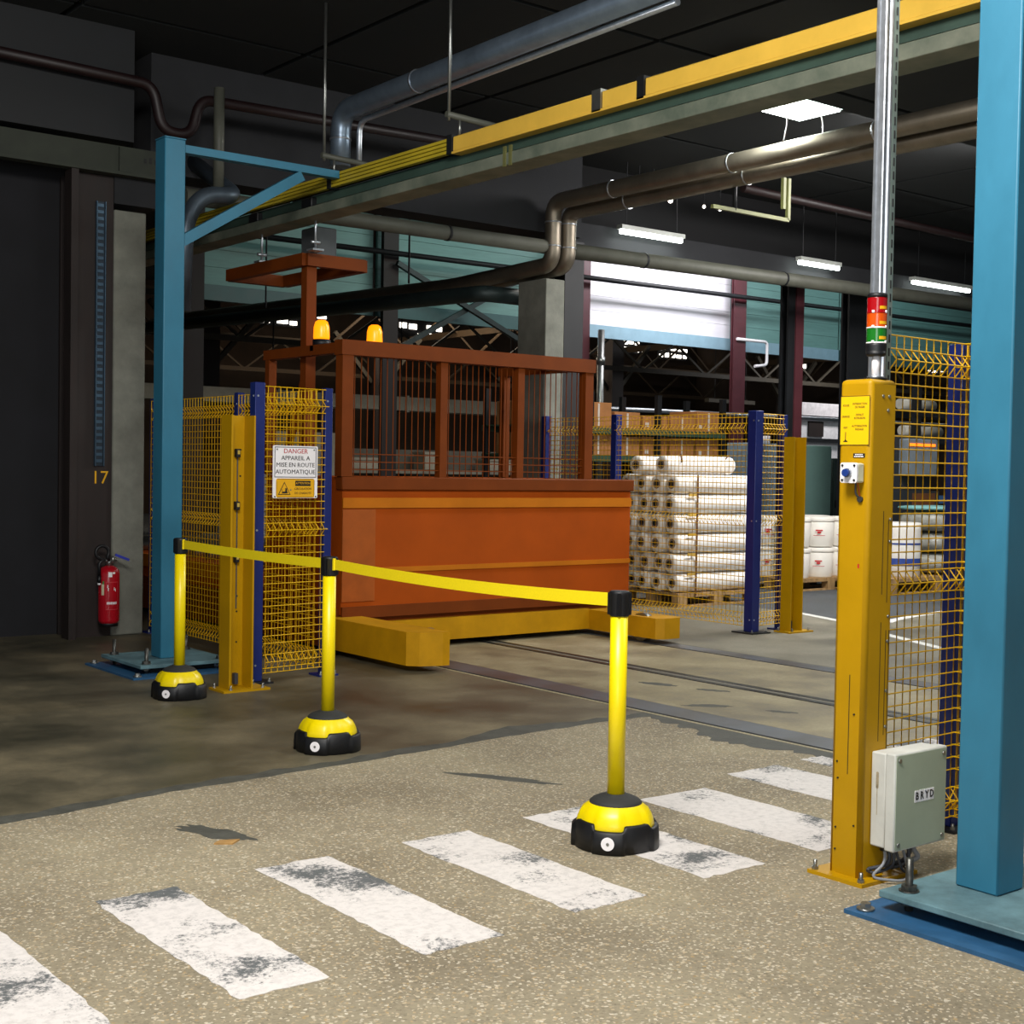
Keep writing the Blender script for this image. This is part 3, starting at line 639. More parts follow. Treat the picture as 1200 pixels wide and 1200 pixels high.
bx('web_plate', BEAMT, t, 5.56, 5.6, 1, 13.5, 3.525, 3.585); bx('bottom_channel', BEAMG, t, 5.47, 5.68, 1, 13.5, 3.41, 3.49, .005, 1); bx('top_flange', BEAMT, t, 5.57, 5.7, 1, 13.5, 3.585, 3.6)
for yy in (7.0, 7.06): bx('splice_bar', CLIPY, t, 5.462, 5.475, yy, yy+.025, 3.4, 3.53)
for yy, l in ((7.66, 'thin hanger rod with a stub arm on the yellow rail, middle'), (9.31, 'hanger rod with a stub arm on the yellow rail, by the blue arm'), (3.2, 'hanger rod of the yellow rail near the camera')):
    h = thing('rail_hanger', l, 'hanger', (5.53, yy, 3.72))
    cy('rod', STEEL, h, (5.44, yy, 3.8), (5.44, yy, 5.0), .012, 8)
    bo = nb(); cyl(bo, (5.42, yy, 3.84), (6.0, yy, 3.82), .022, 10); obj('stub_arm', bo, DULLPIPE, h)
    cy('stud', STEEL, h, (5.53, yy, 3.705), (5.53, yy, 3.83), .01, 8)

# ---------------------------------------------------------------- wire fences
def wire_panel(parent, p, q, z0, z1, folds, out, r=.0032, step=.05):
    P = Vector((*p, 0)); Q = Vector((*q, 0)); d = (Q-P).normalized(); n = Vector((out[0], out[1], 0)).normalized(); L_ = (Q-P).length
    b = nb()
    def bar(a, c):
        w = (c-a).normalized(); u, v = frame_of(w)
        A = [b.verts.new(a+(u*sx+v*sy)*r) for sx, sy in ((1, 0), (0, 1), (-1, 0), (0, -1))]; B = [b.verts.new(c+(u*sx+v*sy)*r) for sx, sy in ((1, 0), (0, 1), (-1, 0), (0, -1))]
        for i in range(4): b.faces.new((A[i], A[(i+1) % 4], B[(i+1) % 4], B[i]))
    prof = [(z0, 0)]
    for f in folds: prof += [(f-.045, 0), (f, .038), (f+.045, 0)]
    prof.append((z1, 0)); k = int(L_/step)
    for i in range(k+1):
        c = P+d*(L_-k*step)/2+d*i*step
        for (za, oa), (zb, ob) in zip(prof, prof[1:]): bar(c+n*oa+Vector((0, 0, za)), c+n*ob+Vector((0, 0, zb)))
    zs = [f for f in folds]; z = z1-.003
    hs = [(f, .038) for f in folds]+[(f-.045, 0) for f in folds]+[(f+.045, 0) for f in folds]+[(z1-.004, 0), (z0+.004, 0)]
    z = z0+.05
    while z < z1-.03:
        if all(abs(z-f) > .07 for f in folds): hs.append((z, 0))
        z += .05
    for z, o_ in hs: bar(P+n*(o_+.006)+Vector((0, 0, z)), Q+n*(o_+.006)+Vector((0, 0, z)))
    o = obj('wire_mesh', b, Y_wire, parent); o['kind'] = 'stuff'; return o
def fpost(parent, x, y, z1=2.0, w=.06, faces=((0, -1),)):
    b = nb(); box(b, x-w/2, x+w/2, y-w/2, y+w/2, .012, z1, bev=.004, seg=1); o = obj('post', b, B_navy, parent)
    bp = nb(); box(bp, x-w*1.25, x+w*1.25, y-w*1.25, y+w*1.25, 0, .012); obj('foot_plate', bp, BLACKM if w > .065 else B_navy, parent)
    bolts(parent, [(x+w*.95, y-w*.95, .012), (x-w*.95, y-w*.95, .012)], .011, .025)
    for fx, fy in faces:
        for z in (z1-.09, 1.02, .12):
            screw(parent, (x+fx*w/2+fy*w*.22, y+fy*w/2+fx*w*.22, z), (fx, fy, 0), .0075, GALV)
FO = (1.86, 1.02, .14)
t = thing('wire_fence', 'left yellow wire fence with navy posts, carrying the danger sign', 'fence', (4.87, 8.27, 0))
fpost(t, 4.335, 8.24, 2.0, .075, ((0, -1), (-1, 0))); fpost(t, 4.9, 8.3, 1.99, .06, ((0, -1),)); fpost(t, 4.87, 9.55, 2.0, .06, ((-1, 0),)); fpost(t, 4.89, 11.15, 2.0, .06, ((-1, 0),))
wire_panel(t, (4.375, 8.21), (4.87, 8.27), .06, 1.98, FO, (.1, -1)); wire_panel(t, (4.84, 8.33), (4.84, 9.52), .06, 1.98, FO, (1, 0)); wire_panel(t, (4.84, 9.58), (4.84, 11.12), .06, 1.98, FO, (1, 0))
t = thing('wire_fence', 'far yellow wire fence with navy posts in front of the white rolls', 'fence', (9.45, 8.5, 0))
fpost(t, 9.48, 8.47, 2.02, .1, ((0, -1), (-1, 0))); fpost(t, 9.925, 8.53, 2.0, .06, ((0, -1),)); fpost(t, 9.45, 10.3, 2.02, .08, ((-1, 0),)); fpost(t, 9.36, 11.3, 2.02, .08, ((-1, 0),))
wire_panel(t, (9.53, 8.45), (9.9, 8.5), .06, 2.0, FO, (0, -1)); wire_panel(t, (9.43, 8.52), (9.43, 10.26), .06, 2.0, FO, (-1, 0)); wire_panel(t, (9.43, 10.34), (9.38, 11.26), .06, 2.0, FO, (-1, 0))
t = thing('wire_fence', 'near yellow wire fence at the right edge behind the yellow column', 'fence', (4.6, 3.25, 0))
fpost(t, 4.40, 3.31, 2.03, .05, ((0, -1),)); fpost(t, 4.965, 3.33, 2.0, .07, ((0, -1),)); fpost(t, 4.95, 1.6, 2.0, .06, ((-1, 0),))
wire_panel(t, (4.40, 3.27), (4.955, 3.285), .06, 2.0, (1.9, 1.04, .14), (0, -1), .0028); wire_panel(t, (4.92, 1.65), (4.92, 3.29), .06, 2.0, (1.9, 1.04, .14), (-1, 0), .0028)

# danger sign wired to the left fence
t = thing('warning_sign', 'white and yellow danger sign hung on the left wire fence', 'sign', (4.578, 8.15, 1.235))
SX = Vector((1, .1, 0)).normalized(); SN = SX.cross(Vector((0, 0, 1)))
def sp(u, z, d=0.0): return Vector((4.58, 8.165, 0))+SX*u+SN*d+Vector((0, 0, z))
ZU = (0, 0, 1)
b = nb(); rounded_plate(b, sp(0, 1.41), SX, ZU, .36, .35, .008, .006); obj('backing_board', b, WHITE, t)
b = nb(); ring_plate(b, sp(0, 1.475, .006), SX, ZU, .338, .205, .006, .0012); obj('frame_line', b, mat('grey_print', '#7b7b80', 0.6, var=0), t)
for s, z, sz, m, sx in (('DANGER', 1.548, .044, REDINK, 1.0), ('APPAREIL A', 1.502, .041, INK, 1.0), ('MISE EN ROUTE', 1.456, .041, INK, .98), ('AUTOMATIQUE', 1.41, .041, INK, 1.0)):
    text('lettering', s, sz, m, t, sp(0, z, .007), SX, ZU, .0006, sx*1.1)
b = nb(); rounded_plate(b, sp(0, 1.302, .006), SX, ZU, .31, .128, .014, .002); obj('yellow_panel', b, Y_SIGN, t)
b = nb(); 
for (u, z, w, h) in ((0, 1.363, .29, .0025), (0, 1.241, .29, .0025), (-.152, 1.302, .0025, .1), (.152, 1.302, .0025, .1)): rounded_plate(b, sp(u, z, .008), SX, ZU, w, h, .0005, .0008, 1)
obj('border_line', b, INK, t)
def tri(b, u, z, s, d, th):
    v = [sp(u-s*.5, z-s*.29, d), sp(u+s*.5, z-s*.29, d), sp(u, z+s*.577, d)]; A = [b.verts.new(p) for p in v]; B = [b.verts.new(p+SN*th) for p in v]
    b.faces.new(A[::-1]); b.faces.new(B)
    for i in range(3): b.faces.new((A[i], A[(i+1) % 3], B[(i+1) % 3], B[i]))
b = nb(); tri(b, -.09, 1.286, .1, .008, .0008); obj('triangle_border', b, INK, t)
b = nb(); tri(b, -.09, 1.286, .083, .0088, .0008); obj('triangle', b, Y_SIGN, t)
b = nb()
for (u, z, w, h) in ((-.085, 1.273, .04, .012), (-.076, 1.287, .014, .02), (-.108, 1.28, .003, .03), (-.1, 1.27, .018, .004), (-.076, 1.3, .018, .004)): rounded_plate(b, sp(u, z, .0096), SX, ZU, w, h, .001, .0008, 1)
obj('truck_symbol', b, INK, t)
b = nb(); rounded_plate(b, sp(.06, 1.334, .008), SX, ZU, .125, .035, .004, .0008); obj('black_bar', b, INK, t)
text('lettering', 'ATTENTION', .021, Y_SIGN, t, sp(.06, 1.334, .0095), SX, ZU, .0004)
text('lettering', 'CIRCULATION', .021, INK, t, sp(.06, 1.297, .009), SX, ZU, .0004); text('lettering', 'DE CHARIOTS', .021, INK, t, sp(.06, 1.268, .009), SX, ZU, .0004)
for u, z in ((-.15, 1.56), (.15, 1.56), (-.04, 1.29), (-.165, 1.245), (.165, 1.245)): screw(t, sp(u, z, .006), SN, .0055)

# ---------------------------------------------------------------- light-curtain posts (channels) and the big yellow column
def channel_post(label, x0, x1, y0, y1, z1, sensors):
    t = thing('light_curtain_post', label, 'post', ((x0+x1)/2, (y0+y1)/2, 0))
    b = nb(); th = .012
    prism(b, [(x0, y0), (x0+th, y0), (x0+th, y1-th), (x1-th, y1-th), (x1-th, y0), (x1, y0), (x1, y1), (x0, y1)], .014, z1); obj('channel', b, Y_paint, t)
    bx('base_plate', Y_paint, t, x0-.06, x1+.1, y0-.05, y1+.02, 0, .014)
    bolts(t, [(x0+.0, y0-.025, .014), (x1+.06, y0-.02, .014), (x1+.07, y1-.01, .014), (x0-.035, y1-.01, .014)], .012, .03)
    xm = x0+.1
    for z in sensors:
        bx('sensor', BLACKM, t, xm-.014, xm+.014, y1-.05, y1-th, z, z+.055, .003, 1); bx('sensor_lens', mat('sensor_lens', '#b7a04a', 0.2, var=0), t, xm-.008, xm+.008, y1-.053, y1-.05, z+.02, z+.045)
        cy('sensor_cable', CABLE, t, (xm+.008, y1-.018, z), (xm+.008, y1-.018, z-.3), .004, 6)
    bx('cable_gland', CABLE, t, xm-.012, xm+.012, y1-.05, y1-th, .03, .1)
    for z in (1.55, 1.38, .6, .5, .3): screw(t, (x0+.13 if z > 1 else x0+.115, y1-th, z), (0, -1, 0), .006, BLACKM)
    return t
channel_post('yellow channel post with sensors, beside the danger fence', 4.02, 4.19, 7.985, 8.13, 1.77, (1.5, 1.16, .82))
channel_post('yellow channel post at the right end of the far fence', 9.78, 9.95, 8.27, 8.39, 1.79, ())
t = thing('light_curtain_column', 'thick yellow column with a sign plate and a slotted side, at right', 'post', (4.1, 3.13, 0))
b = nb(); vs = box(b, 4.015, 4.152, 3.05, 3.19, .014, 1.8)
es = [e for e in b.edges if abs(e.verts[0].co.z-e.verts[1].co.z) > 1 and e.verts[0].co.x < 4.1]
es += [e for e in b.edges if e.verts[0].co.z > 1 and e.verts[1].co.z > 1]
r_ = bmesh.ops.bevel(b, geom=es, offset=.018, segments=4, affect='EDGES', profile=.5)
for f in r_['faces']: f.smooth = True
obj('housing', b, Y_paint, t)
bx('base_plate', Y_paint, t, 3.965, 4.29, 3.0, 3.245, 0, .014)
bolts(t, [(3.985, 3.02, .014), (3.985, 3.225, .014), (4.26, 3.02, .014), (4.26, 3.225, .014)], .013, .035)
for x, z0, z1 in ((4.1, 1.03, 1.33), (4.1, .5, .93), (4.13, .52, .9), (4.13, 1.0, 1.3), (4.148, .3, .9)): bx('side_slot', INK, t, x, x+.0025, 3.0492, 3.052, z0, z1)
bx('side_slot', INK, t, 4.0135, 4.016, 3.112, 3.1145, .38, .74)
for x, z in ((4.08, 1.74), (4.115, 1.74), (4.11, 1.69), (4.14, 1.3), (4.14, 1.22), (4.14, .95), (4.14, .86), (4.14, .68), (4.14, .55)): screw(t, (x, 3.05, z), (0, -1, 0), .006)
for y, z in ((3.16, .42), (3.09, .6), (3.155, .36), (3.16, .18), (3.08, .2), (3.16, .1)): screw(t, (4.015, y, z), (-1, 0, 0), .0035, INK)
bx('chip', REDINK, t, 4.0142, 4.0152, 3.085, 3.092, 1.125, 1.14)
# plates on the front (front face looks towards -X; reading direction is -Y)
XD = (0, -1, 0)
def cp(y, z, d=0.0): return Vector((4.015-d, y, z))
b = nb(); rounded_plate(b, cp(3.119, 1.652), XD, ZU, .128, .176, .001, .0016); obj('sign_plate', b, Y_SIGN2, t)
b = nb(); ring_plate(b, cp(3.119, 1.652, .0016), XD, ZU, .128, .176, .0018, .0006); obj('plate_outline', b, INK, t)
for s, y, z in (('ROUGE', 3.159, 1.706), ('ORANGE', 3.159, 1.666), ('VERT', 3.159, 1.626)): text('lettering', s, .0105, INK, t, cp(y, z, .002), XD, ZU, .0003, .8)
for s, y, z in (('INTERDICTION', 3.098, 1.711), ('DE PASSER', 3.098, 1.699), ('DEFAUT', 3.098, 1.672), ('INTRUSION', 3.098, 1.66), ('AUTORISATION', 3.098, 1.632), ('PASSAGE', 3.098, 1.62)): text('lettering', s, .0108, INK, t, cp(y, z, .002), XD, ZU, .0003, .85)
b = nb(); rounded_plate(b, cp(3.158, 1.594, .0016), XD, ZU, .003, .034, .0005, .0006, 1); rounded_plate(b, cp(3.158, 1.5775, .0016), XD, ZU, .018, .004, .0005, .0006, 1); rounded_plate(b, cp(3.158, 1.581, .0016), XD, ZU, .008, .004, .0005, .0006, 1); obj('stand_symbol', b, INK, t)
b = nb(); rounded_plate(b, cp(3.097, 1.527), XD, ZU, .05, .015, .001, .002); obj('label_plate', b, INK, t)
b = nb()
for k in range(5): rounded_plate(b, cp(3.111-.007*k, 1.5305, .002), XD, ZU, .0055, .0035, .0003, .0004, 1)
for k in range(6): rounded_plate(b, cp(3.115-.007*k, 1.5235, .002), XD, ZU, .0055, .0035, .0003, .0004, 1)
obj('white_print', b, WHITEP, t)

t = thing('push_button_box', 'small white box with a blue push button on the yellow column', 'switch', (3.99, 3.107, 1.43))
b = nb(); box(b, 3.975, 4.012, 3.07, 3.14, 1.43, 1.5, bev=.006, seg=3); obj('box', b, mat('box_cream', '#d9d6b8', 0.5), t)
b = nb(); rounded_plate(b, (3.975, 3.105, 1.465), XD, ZU, .072, .072, .008, .008); obj('lid', b, WHITE, t)
for y in (3.079, 3.131):
    for z in (1.439, 1.491): screw(t, (3.967, y, z), (-1, 0, 0), .0042, INK)
cy('button_ring', GALV, t, (3.967, 3.105, 1.465), (3.957, 3.105, 1.465), .0165, 24); cy('button', B_but, t, (3.957, 3.105, 1.465), (3.945, 3.105, 1.465), .0135, 24)
b = nb(); tube(b, bend([(3.995, 3.094, 1.432), (3.995, 3.094, 1.39), (4.012, 3.087, 1.372)], .02, 4), .0035, 8); obj('lead', b, CABLE, t)
b = nb(); tube(b, bend([(3.998, 3.088, 1.432), (4.004, 3.086, 1.4), (4.012, 3.086, 1.376)], .02, 4), .0015, 6); obj('red_wire', b, REDINK, t)
cy('grommet', RUBBER, t, (4.016, 3.085, 1.371), (4.006, 3.085, 1.371), .0105, 18)

t = thing('stack_light', 'red, orange and green signal tower on top of the yellow column', 'light', (4.1, 3.1, 1.8))
cy('foot', BLACK, t, (4.1, 3.1, 1.8), (4.1, 3.1, 1.808), .042, 24); cy('foot_ring', GALV, t, (4.1, 3.1, 1.808), (4.1, 3.1, 1.813), .03, 24); cy('pole', WHITE, t, (4.1, 3.1, 1.808), (4.1, 3.1, 1.9), .0145, 20)
b = nb(); lathe(b, [(.03, 1.885), (.0345, 1.89), (.036, 1.9)]+[(.036+.0008*(i % 2), 1.9+.003*i) for i in range(9)]+[(.036, 1.93), (.034, 1.931)], (4.1, 3.1, 0), 28); obj('base_element', b, BLACK, t)
for nm, m, z0, z1 in (('green_lens', LENSG, 1.934, 1.984), ('orange_lens', LENSO, 1.988, 2.038), ('red_lens', LENSR, 2.042, 2.094)):
    b = nb(); lathe(b, [(.03, z0), (.0345, z0), (.0352, z0+.0008), (.0352, z0+.002), (.0352, z1-.002), (.0352, z1-.0008), (.0345, z1), (.03, z1)], (4.1, 3.1, 0), 32); obj(nm, b, m, t)
    a = R(240); d = Vector((math.cos(a), math.sin(a), 0)); n = Vector((-d.y, d.x, 0))
    b = nb(); k0 = []; k1 = []
    for i in range(7):
        a2 = R(232+i*9); p = Vector((4.1+.0358*math.cos(a2), 3.1+.0358*math.sin(a2), 0)); k0.append(b.verts.new((p.x, p.y, z0+.01))); k1.append(b.verts.new((p.x, p.y, z0+.021)))
    for i in range(6): b.faces.new((k0[i], k0[i+1], k1[i+1], k1[i]))
    obj('yellow_label', b, Y_SIGN, t)
for z in (1.932, 1.986, 2.04):
    cy('joint_ring', WHITE if z < 2 else MATS['lens_red'], t, (4.1, 3.1, z-.002), (4.1, 3.1, z+.003), .0362, 28)
    for a in (195, 280): cy('joint_tab', WHITE, t, (4.1+.033*math.cos(R(a)), 3.1+.033*math.sin(R(a)), z-.002), (4.1+.033*math.cos(R(a)), 3.1+.033*math.sin(R(a)), z+.008), .0055, 8)
b = nb(); lathe(b, [(.036, 2.094), (.036, 2.104), (.033, 2.11), (.02, 2.112)], (4.1, 3.1, 0), 28); obj('cap', b, BLACK, t)

t = thing('mast', 'tall ribbed galvanised pole rising behind the signal tower', 'pole', (4.24, 3.19, 0))
b = nb(); prism(b, [(4.2, 3.17), (4.203, 3.166), (4.208, 3.172), (4.228, 3.172), (4.233, 3.166), (4.245, 3.166), (4.245, 3.212), (4.203, 3.212), (4.2, 3.208), (4.2, 3.2), (4.205, 3.197), (4.205, 3.184), (4.2, 3.181)], 0.0, 5.0); obj('profile', b, GALV, t)
t = thing('strut_channel', 'thin slotted steel channel beside the galvanised pole', 'pole', (4.262, 3.17, 0))
SZ = mat('strut_zinc', '#9fb0a8', 0.4, 0.7, var=0.1)
bx('channel_back', SZ, t, 4.25, 4.276, 3.166, 3.17, 0, 5.0); bx('channel_side', SZ, t, 4.25, 4.253, 3.17, 3.19, 0, 5); bx('channel_side', SZ, t, 4.273, 4.276, 3.17, 3.19, 0, 5)
b = nb()
for k in range(70): box(b, 4.26, 4.2665, 3.1645, 3.1665, .9+k*.05, .9+k*.05+.03)
o = obj('slots', b, INK, t); o['kind'] = 'stuff'

# grey junction box with its cables
t = thing('junction_box', 'grey enclosure lettered BRYD fixed to the foot of the yellow column', 'box', (4.28, 3.0, .13))
b = nb(); box(b, 4.065, 4.36, 2.985, 3.048, .13, .47, bev=.006, seg=2); obj('body', b, BOXG, t)
b = nb(); box(b, 4.058, 4.367, 2.94, 2.982, .125, .475, bev=.006, seg=2); obj('lid', b, BOXG, t)
b = nb(); rounded_plate(b, (4.2125, 2.94, .30), (1, 0, 0), ZU, .296, .336, .01, .0015); obj('lid_face', b, BOXL, t)
bx('seal', RUBBER, t, 4.07, 4.355, 2.98, 2.987, .134, .466)
for x in (4.082, 4.342):
    for z in (.15, .45): screw(t, (x, 2.9385, z), (0, -1, 0), .0085)
for k, ch in enumerate('BRYD'):
    x = 4.186+.029*k; b = nb(); rounded_plate(b, (x, 2.9385, .311), (1, 0, 0), ZU, .027, .042, .001, .0012); obj('letter_tile', b, WHITEP, t)
    text('lettering', ch, .038, INK, t, (x, 2.9368, .311), (1, 0, 0), ZU, .0004, .85, .001)
b = nb(); rounded_plate(b, (4.0652, 3.02, .37), XD, ZU, .012, .06, .005, .0006); rounded_plate(b, (4.0652, 3.02, .3), XD, ZU, .003, .11, .001, .0006); obj('stain', b, RUST, t)
for i, (pp, r) in enumerate(((((4.11, 3.02, .13), (4.10, 3.0, .07), (4.04, 3.03, .02), (4.13, 2.94, .012), (4.2, 2.97, .02), (4.21, 3.02, .13)), .0055),
    (((4.13, 3.02, .13), (4.13, 3.0, .06), (4.06, 3.045, .045), (4.05, 3.04, .04)), .007), (((4.15, 3.02, .13), (4.16, 3.0, .05), (4.08, 3.03, .03), (4.06, 3.045, .035)), .006),
    (((4.2, 3.02, .13), (4.2, 3.05, .04), (4.24, 3.1, .01), (4.3, 3.2, .01), (4.34, 3.23, .01)), .009), (((4.24, 3.02, .13), (4.25, 3.0, .05), (4.2, 3.06, .015), (4.26, 3.14, .012), (4.3, 3.16, .03)), .006),
    (((4.27, 3.02, .13), (4.28, 3.03, .05), (4.25, 3.1, .012), (4.3, 3.15, .012)), .009), (((4.3, 3.02, .13), (4.31, 3.04, .08), (4.33, 3.02, .05), (4.28, 3.08, .012)), .01), (((4.17, 3.02, .13), (4.18, 2.99, .03), (4.24, 3.0, .012), (4.27, 3.06, .03)), .005))):
    b = nb(); tube(b, bend(pp, .05, 5), r, 8); obj('cable', b, CABLE if i % 3 else mat('cable_grey', '#8a8d92', 0.5), t)
    cy('gland', BLACK, t, (pp[0][0], pp[0][1], .11), (pp[0][0], pp[0][1], .135), .013, 10)

# ---------------------------------------------------------------- fire extinguisher
t = thing('fire_extinguisher', 'red fire extinguisher hung on the dark column at left', 'extinguisher', (4.43, 11.0, .1))
b = nb(); lathe(b, [(.05, .12), (.075, .125), (.086, .15), (.086, .53), (.08, .56), (.06, .585), (.03, .6)], (4.43, 10.98, 0), 28); obj('cylinder', b, EXT, t)
b = nb(); lathe(b, [(.06, .1), (.075, .1), (.075, .14), (.06, .14)], (4.43, 10.98, 0), 24); obj('foot_ring', b, BLACK, t)
b = nb(); cyl(b, (4.43, 10.98, .595), (4.43, 10.98, .66), .024, 14); cyl(b, (4.39, 10.97, .64), (4.49, 10.97, .65), .014, 10); cyl(b, (4.45, 10.95, .62), (4.45, 10.95, .68), .014, 10); obj('valve', b, STEEL, t)
b = nb(); strut(b, (4.47, 10.95, .69), (4.58, 10.93, .645), .022, .02); obj('lever', b, mat('lever_blue', '#2834b0', 0.4), t); b = nb(); strut(b, (4.46, 10.96, .655), (4.6, 10.93, .635), .018, .008); obj('carry_handle', b, STEEL, t)
b = nb(); pts = [(4.36+.055*math.cos(R(a)), 10.95, .71+.055*math.sin(R(a))) for a in range(-40, 300, 15)]; pts += [(4.335, 10.95, .62), (4.335, 10.95, .52)]; tube(b, [(4.42, 10.96, .64)]+pts, .014, 8); obj('hose', b, BLACK, t)
cy('nozzle', BLACK, t, (4.335, 10.95, .52), (4.335, 10.95, .46), .016, 10); cy('nozzle_tip', WHITE, t, (4.335, 10.95, .46), (4.335, 10.95, .445), .014, 10)
def arc_label(nm, m, a0, a1, z0, z1, r=.0868):
    b = nb(); A = []; B = []
    for i in range(9):
        a = R(a0+(a1-a0)*i/8); A.append(b.verts.new((4.43+r*math.cos(a), 10.98+r*math.sin(a), z0))); B.append(b.verts.new((4.43+r*math.cos(a), 10.98+r*math.sin(a), z1)))
    for i in range(8): b.faces.new((A[i], A[i+1], B[i+1], B[i]))
    return obj(nm, b, m, t)
arc_label('white_label', WHITEP, 245, 265, .51, .55); arc_label('white_label', WHITEP, 268, 282, .535, .55)
arc_label('instruction_panel', EXTD, 232, 300, .24, .47); arc_label('panel_inner', EXT, 234, 298, .245, .465, .0871)
for a, z in ((240, .42), (243, .395), (275, .4), (282, .39)): arc_label('pictogram', WHITEP, a, a+4, z, z+.025, .0874)
for k in range(8): arc_label('white_print', WHITEP, 238+k*7, 243+k*7, .285, .305, .0874)
arc_label('check_card', mat('card', '#cfc9a8', 0.6), 205, 222, .36, .45); arc_label('green_tag', mat('green_tag', '#2f8a40', 0.5), 212, 222, .45, .475)
bx('wall_bracket', BLACKM, t, 4.4, 4.46, 11.05, 11.118, .3, .36)

# ---------------------------------------------------------------- orange transfer car on the track
t = thing('transfer_car', 'long orange transfer car with a barred cage and yellow skirts on the rails', 'vehicle', (7.0, 10.5, 0))
# yellow end beams and skirts
b = nb(); prism(b, [(5.46, 9.2), (5.46, 8.11), (5.52, 8.03), (5.68, 7.97), (5.74, 7.97), (5.74, 9.2)], .045, .285); obj('end_beam', b, Y_dull, t)
b = nb(); prism(b, [(8.1, 9.2), (8.1, 8.3), (8.16, 8.25), (8.34, 8.25), (8.38, 8.3), (8.38, 9.2)], .045, .22); obj('end_beam', b, Y_dull, t)
bx('front_skirt', Y_dull, t, 5.74, 8.1, 9.14, 9.2, .05, .23); bx('side_skirt', ORANGE2, t, 5.46, 5.5, 9.2, 14.4, .05, .28); bx('side_skirt', Y_dull, t, 8.36, 8.4, 9.2, 14.4, .05, .28)
for x in (5.95, 8.2):
    for y in (8.55, 13.9): cy('wheel', STEEL, t, (x-.035, y, .123), (x+.035, y, .123), .12, 24)
bx('chassis', ORANGE2, t, 5.5, 8.36, 9.2, 14.4, .16, .34)
# main body: framed front, sides, rear deck
bx('front_panel', ORANGE, t, 5.56, 8.6, 9.17, 9.21, .3, 1.27); bx('top_rail', ORANGE2, t, 5.54, 8.62, 9.14, 9.24, 1.27, 1.375, .008, 1)
bx('front_band', ORANGE3, t, 5.56, 8.6, 9.155, 9.17, 1.13, 1.21); bx('front_band', ORANGE3, t, 5.56, 8.6, 9.16, 9.17, .62, .66); bx('lower_rail', ORANGE2, t, 5.56, 8.6, 9.15, 9.17, .27, .36)
bx('ghost_panel', mat('machine_orange_ghost', '#a8520c', 0.5, var=0.1), t, 5.56, 5.86, 9.158, 9.17, .4, 1.12)  # added panel carrying the lighter tone left by motion blur
bx('side_panel', ORANGE, t, 5.56, 5.6, 9.21, 10.4, .3, 1.37); bx('side_panel', ORANGE, t, 8.56, 8.6, 9.21, 10.4, .3, 1.37); bx('rear_panel', ORANGE, t, 5.6, 8.56, 10.36, 10.4, .3, 1.37)
bx('rear_deck', ORANGE, t, 5.56, 8.5, 10.4, 14.4, .34, .56); bx('deck_edge', ORANGE3, t, 5.54, 5.56, 10.4, 14.4, .44, .56)
# rollers on the rear deck
for y in [10.6+.3*i for i in range(12)]: cy('roller', STEEL, t, (5.7, y, .62), (8.36, y, .62), .055, 12)
# cage of bars
fr = thing
zc0, zc1 = 1.375, 2.37
def cage_bar(nm, p, q, w, m=ORANGE2, h=None):
    b = nb(); strut(b, p, q, w, h); return obj(nm, b, m, t)
for x, w in ((5.58, .1), (6.5, .07), (7.3, .07), (8.06, .09)): cage_bar('cage_post', (x, 9.19, zc0), (x, 9.19, zc1), w)
cage_bar('cage_top_rail', (5.52, 9.19, zc1), (8.12, 9.19, zc1), .115); cage_bar('cage_top_rail', (8.06, 9.25, zc1), (8.06, 10.42, zc1), .08); cage_bar('cage_top_rail', (5.57, 9.25, zc1), (5.57, 10.42, zc1), .08)
for x in (5.57, 8.06): cage_bar('cage_post', (x, 10.36, zc0), (x, 10.36, zc1), .07)
b = nb(); n = 0
x = 5.67
while x < 8.02:
    if min(abs(x-6.5), abs(x-7.3)) > .06: strut(b, (x, 9.19, zc0), (x, 9.19, zc1), .006)
    x += .06
for z in (1.43, 1.49, 1.55): strut(b, (5.57, 9.175, z), (8.06, 9.175, z), .008)
o = obj('cage_bars', b, ORANGE2, t); o['kind'] = 'stuff'
# overhead current collector on its mast
cage_bar('mast', (5.66, 9.9, 1.3), (5.66, 9.9, 3.12), .09); cage_bar('mast_brace', (5.66, 10.3, 1.4), (5.66, 9.93, 2.2), .05)
cage_bar('collector_frame', (5.6, 9.85, 3.12), (6.15, 9.85, 3.12), .07, h=.1); cage_bar('collector_frame', (5.6, 9.85, 3.12), (5.6, 11.2, 3.12), .07, h=.1); cage_bar('collector_frame', (6.15, 9.85, 3.12), (6.15, 11.2, 3.12), .07, h=.1); cage_bar('collector_frame', (5.6, 11.2, 3.12), (6.15, 11.2, 3.12), .07, h=.1)
for x, y in ((5.6, 10.6), (5.6, 9.7)):
    b = nb(); cyl(b, (x, y, 3.16), (x, y, 3.57), .01, 8); cyl(b, (x-.04, y, 3.24), (x+.04, y, 3.24), .014, 8); box(b, x-.05, x+.05, y-.05, y+.05, 3.17, 3.185); obj('collector_rod', b, GALV, t)
    bx('collector_shoe', BLACK, t, x-.09, x-.02, y-.08, y+.08, 3.5, 3.58, .01, 2)
bx('collector_box', mat('collector_grey', '#4a4e50', 0.5), t, 5.75, 5.95, 9.95, 10.2, 3.18, 3.42, .01, 1)
for x, y in ((5.62, 9.62), (6.12, 9.62)):
    bt = nb(); cyl(bt, (x, y, 2.4), (x, y, 2.46), .07, 20); obj('beacon_base', bt, BLACK, t)
    b = nb(); lathe(b, [(.062, 2.46), (.065, 2.48), (.062, 2.56), (.05, 2.6), (.03, 2.615)], (x, y, 0), 22); obj('beacon', b, AMBER, t, label='lit amber beacon')
cage_bar('beacon_bar', (5.53, 9.62, 2.385), (8.1, 9.62, 2.385), .05, h=.04)

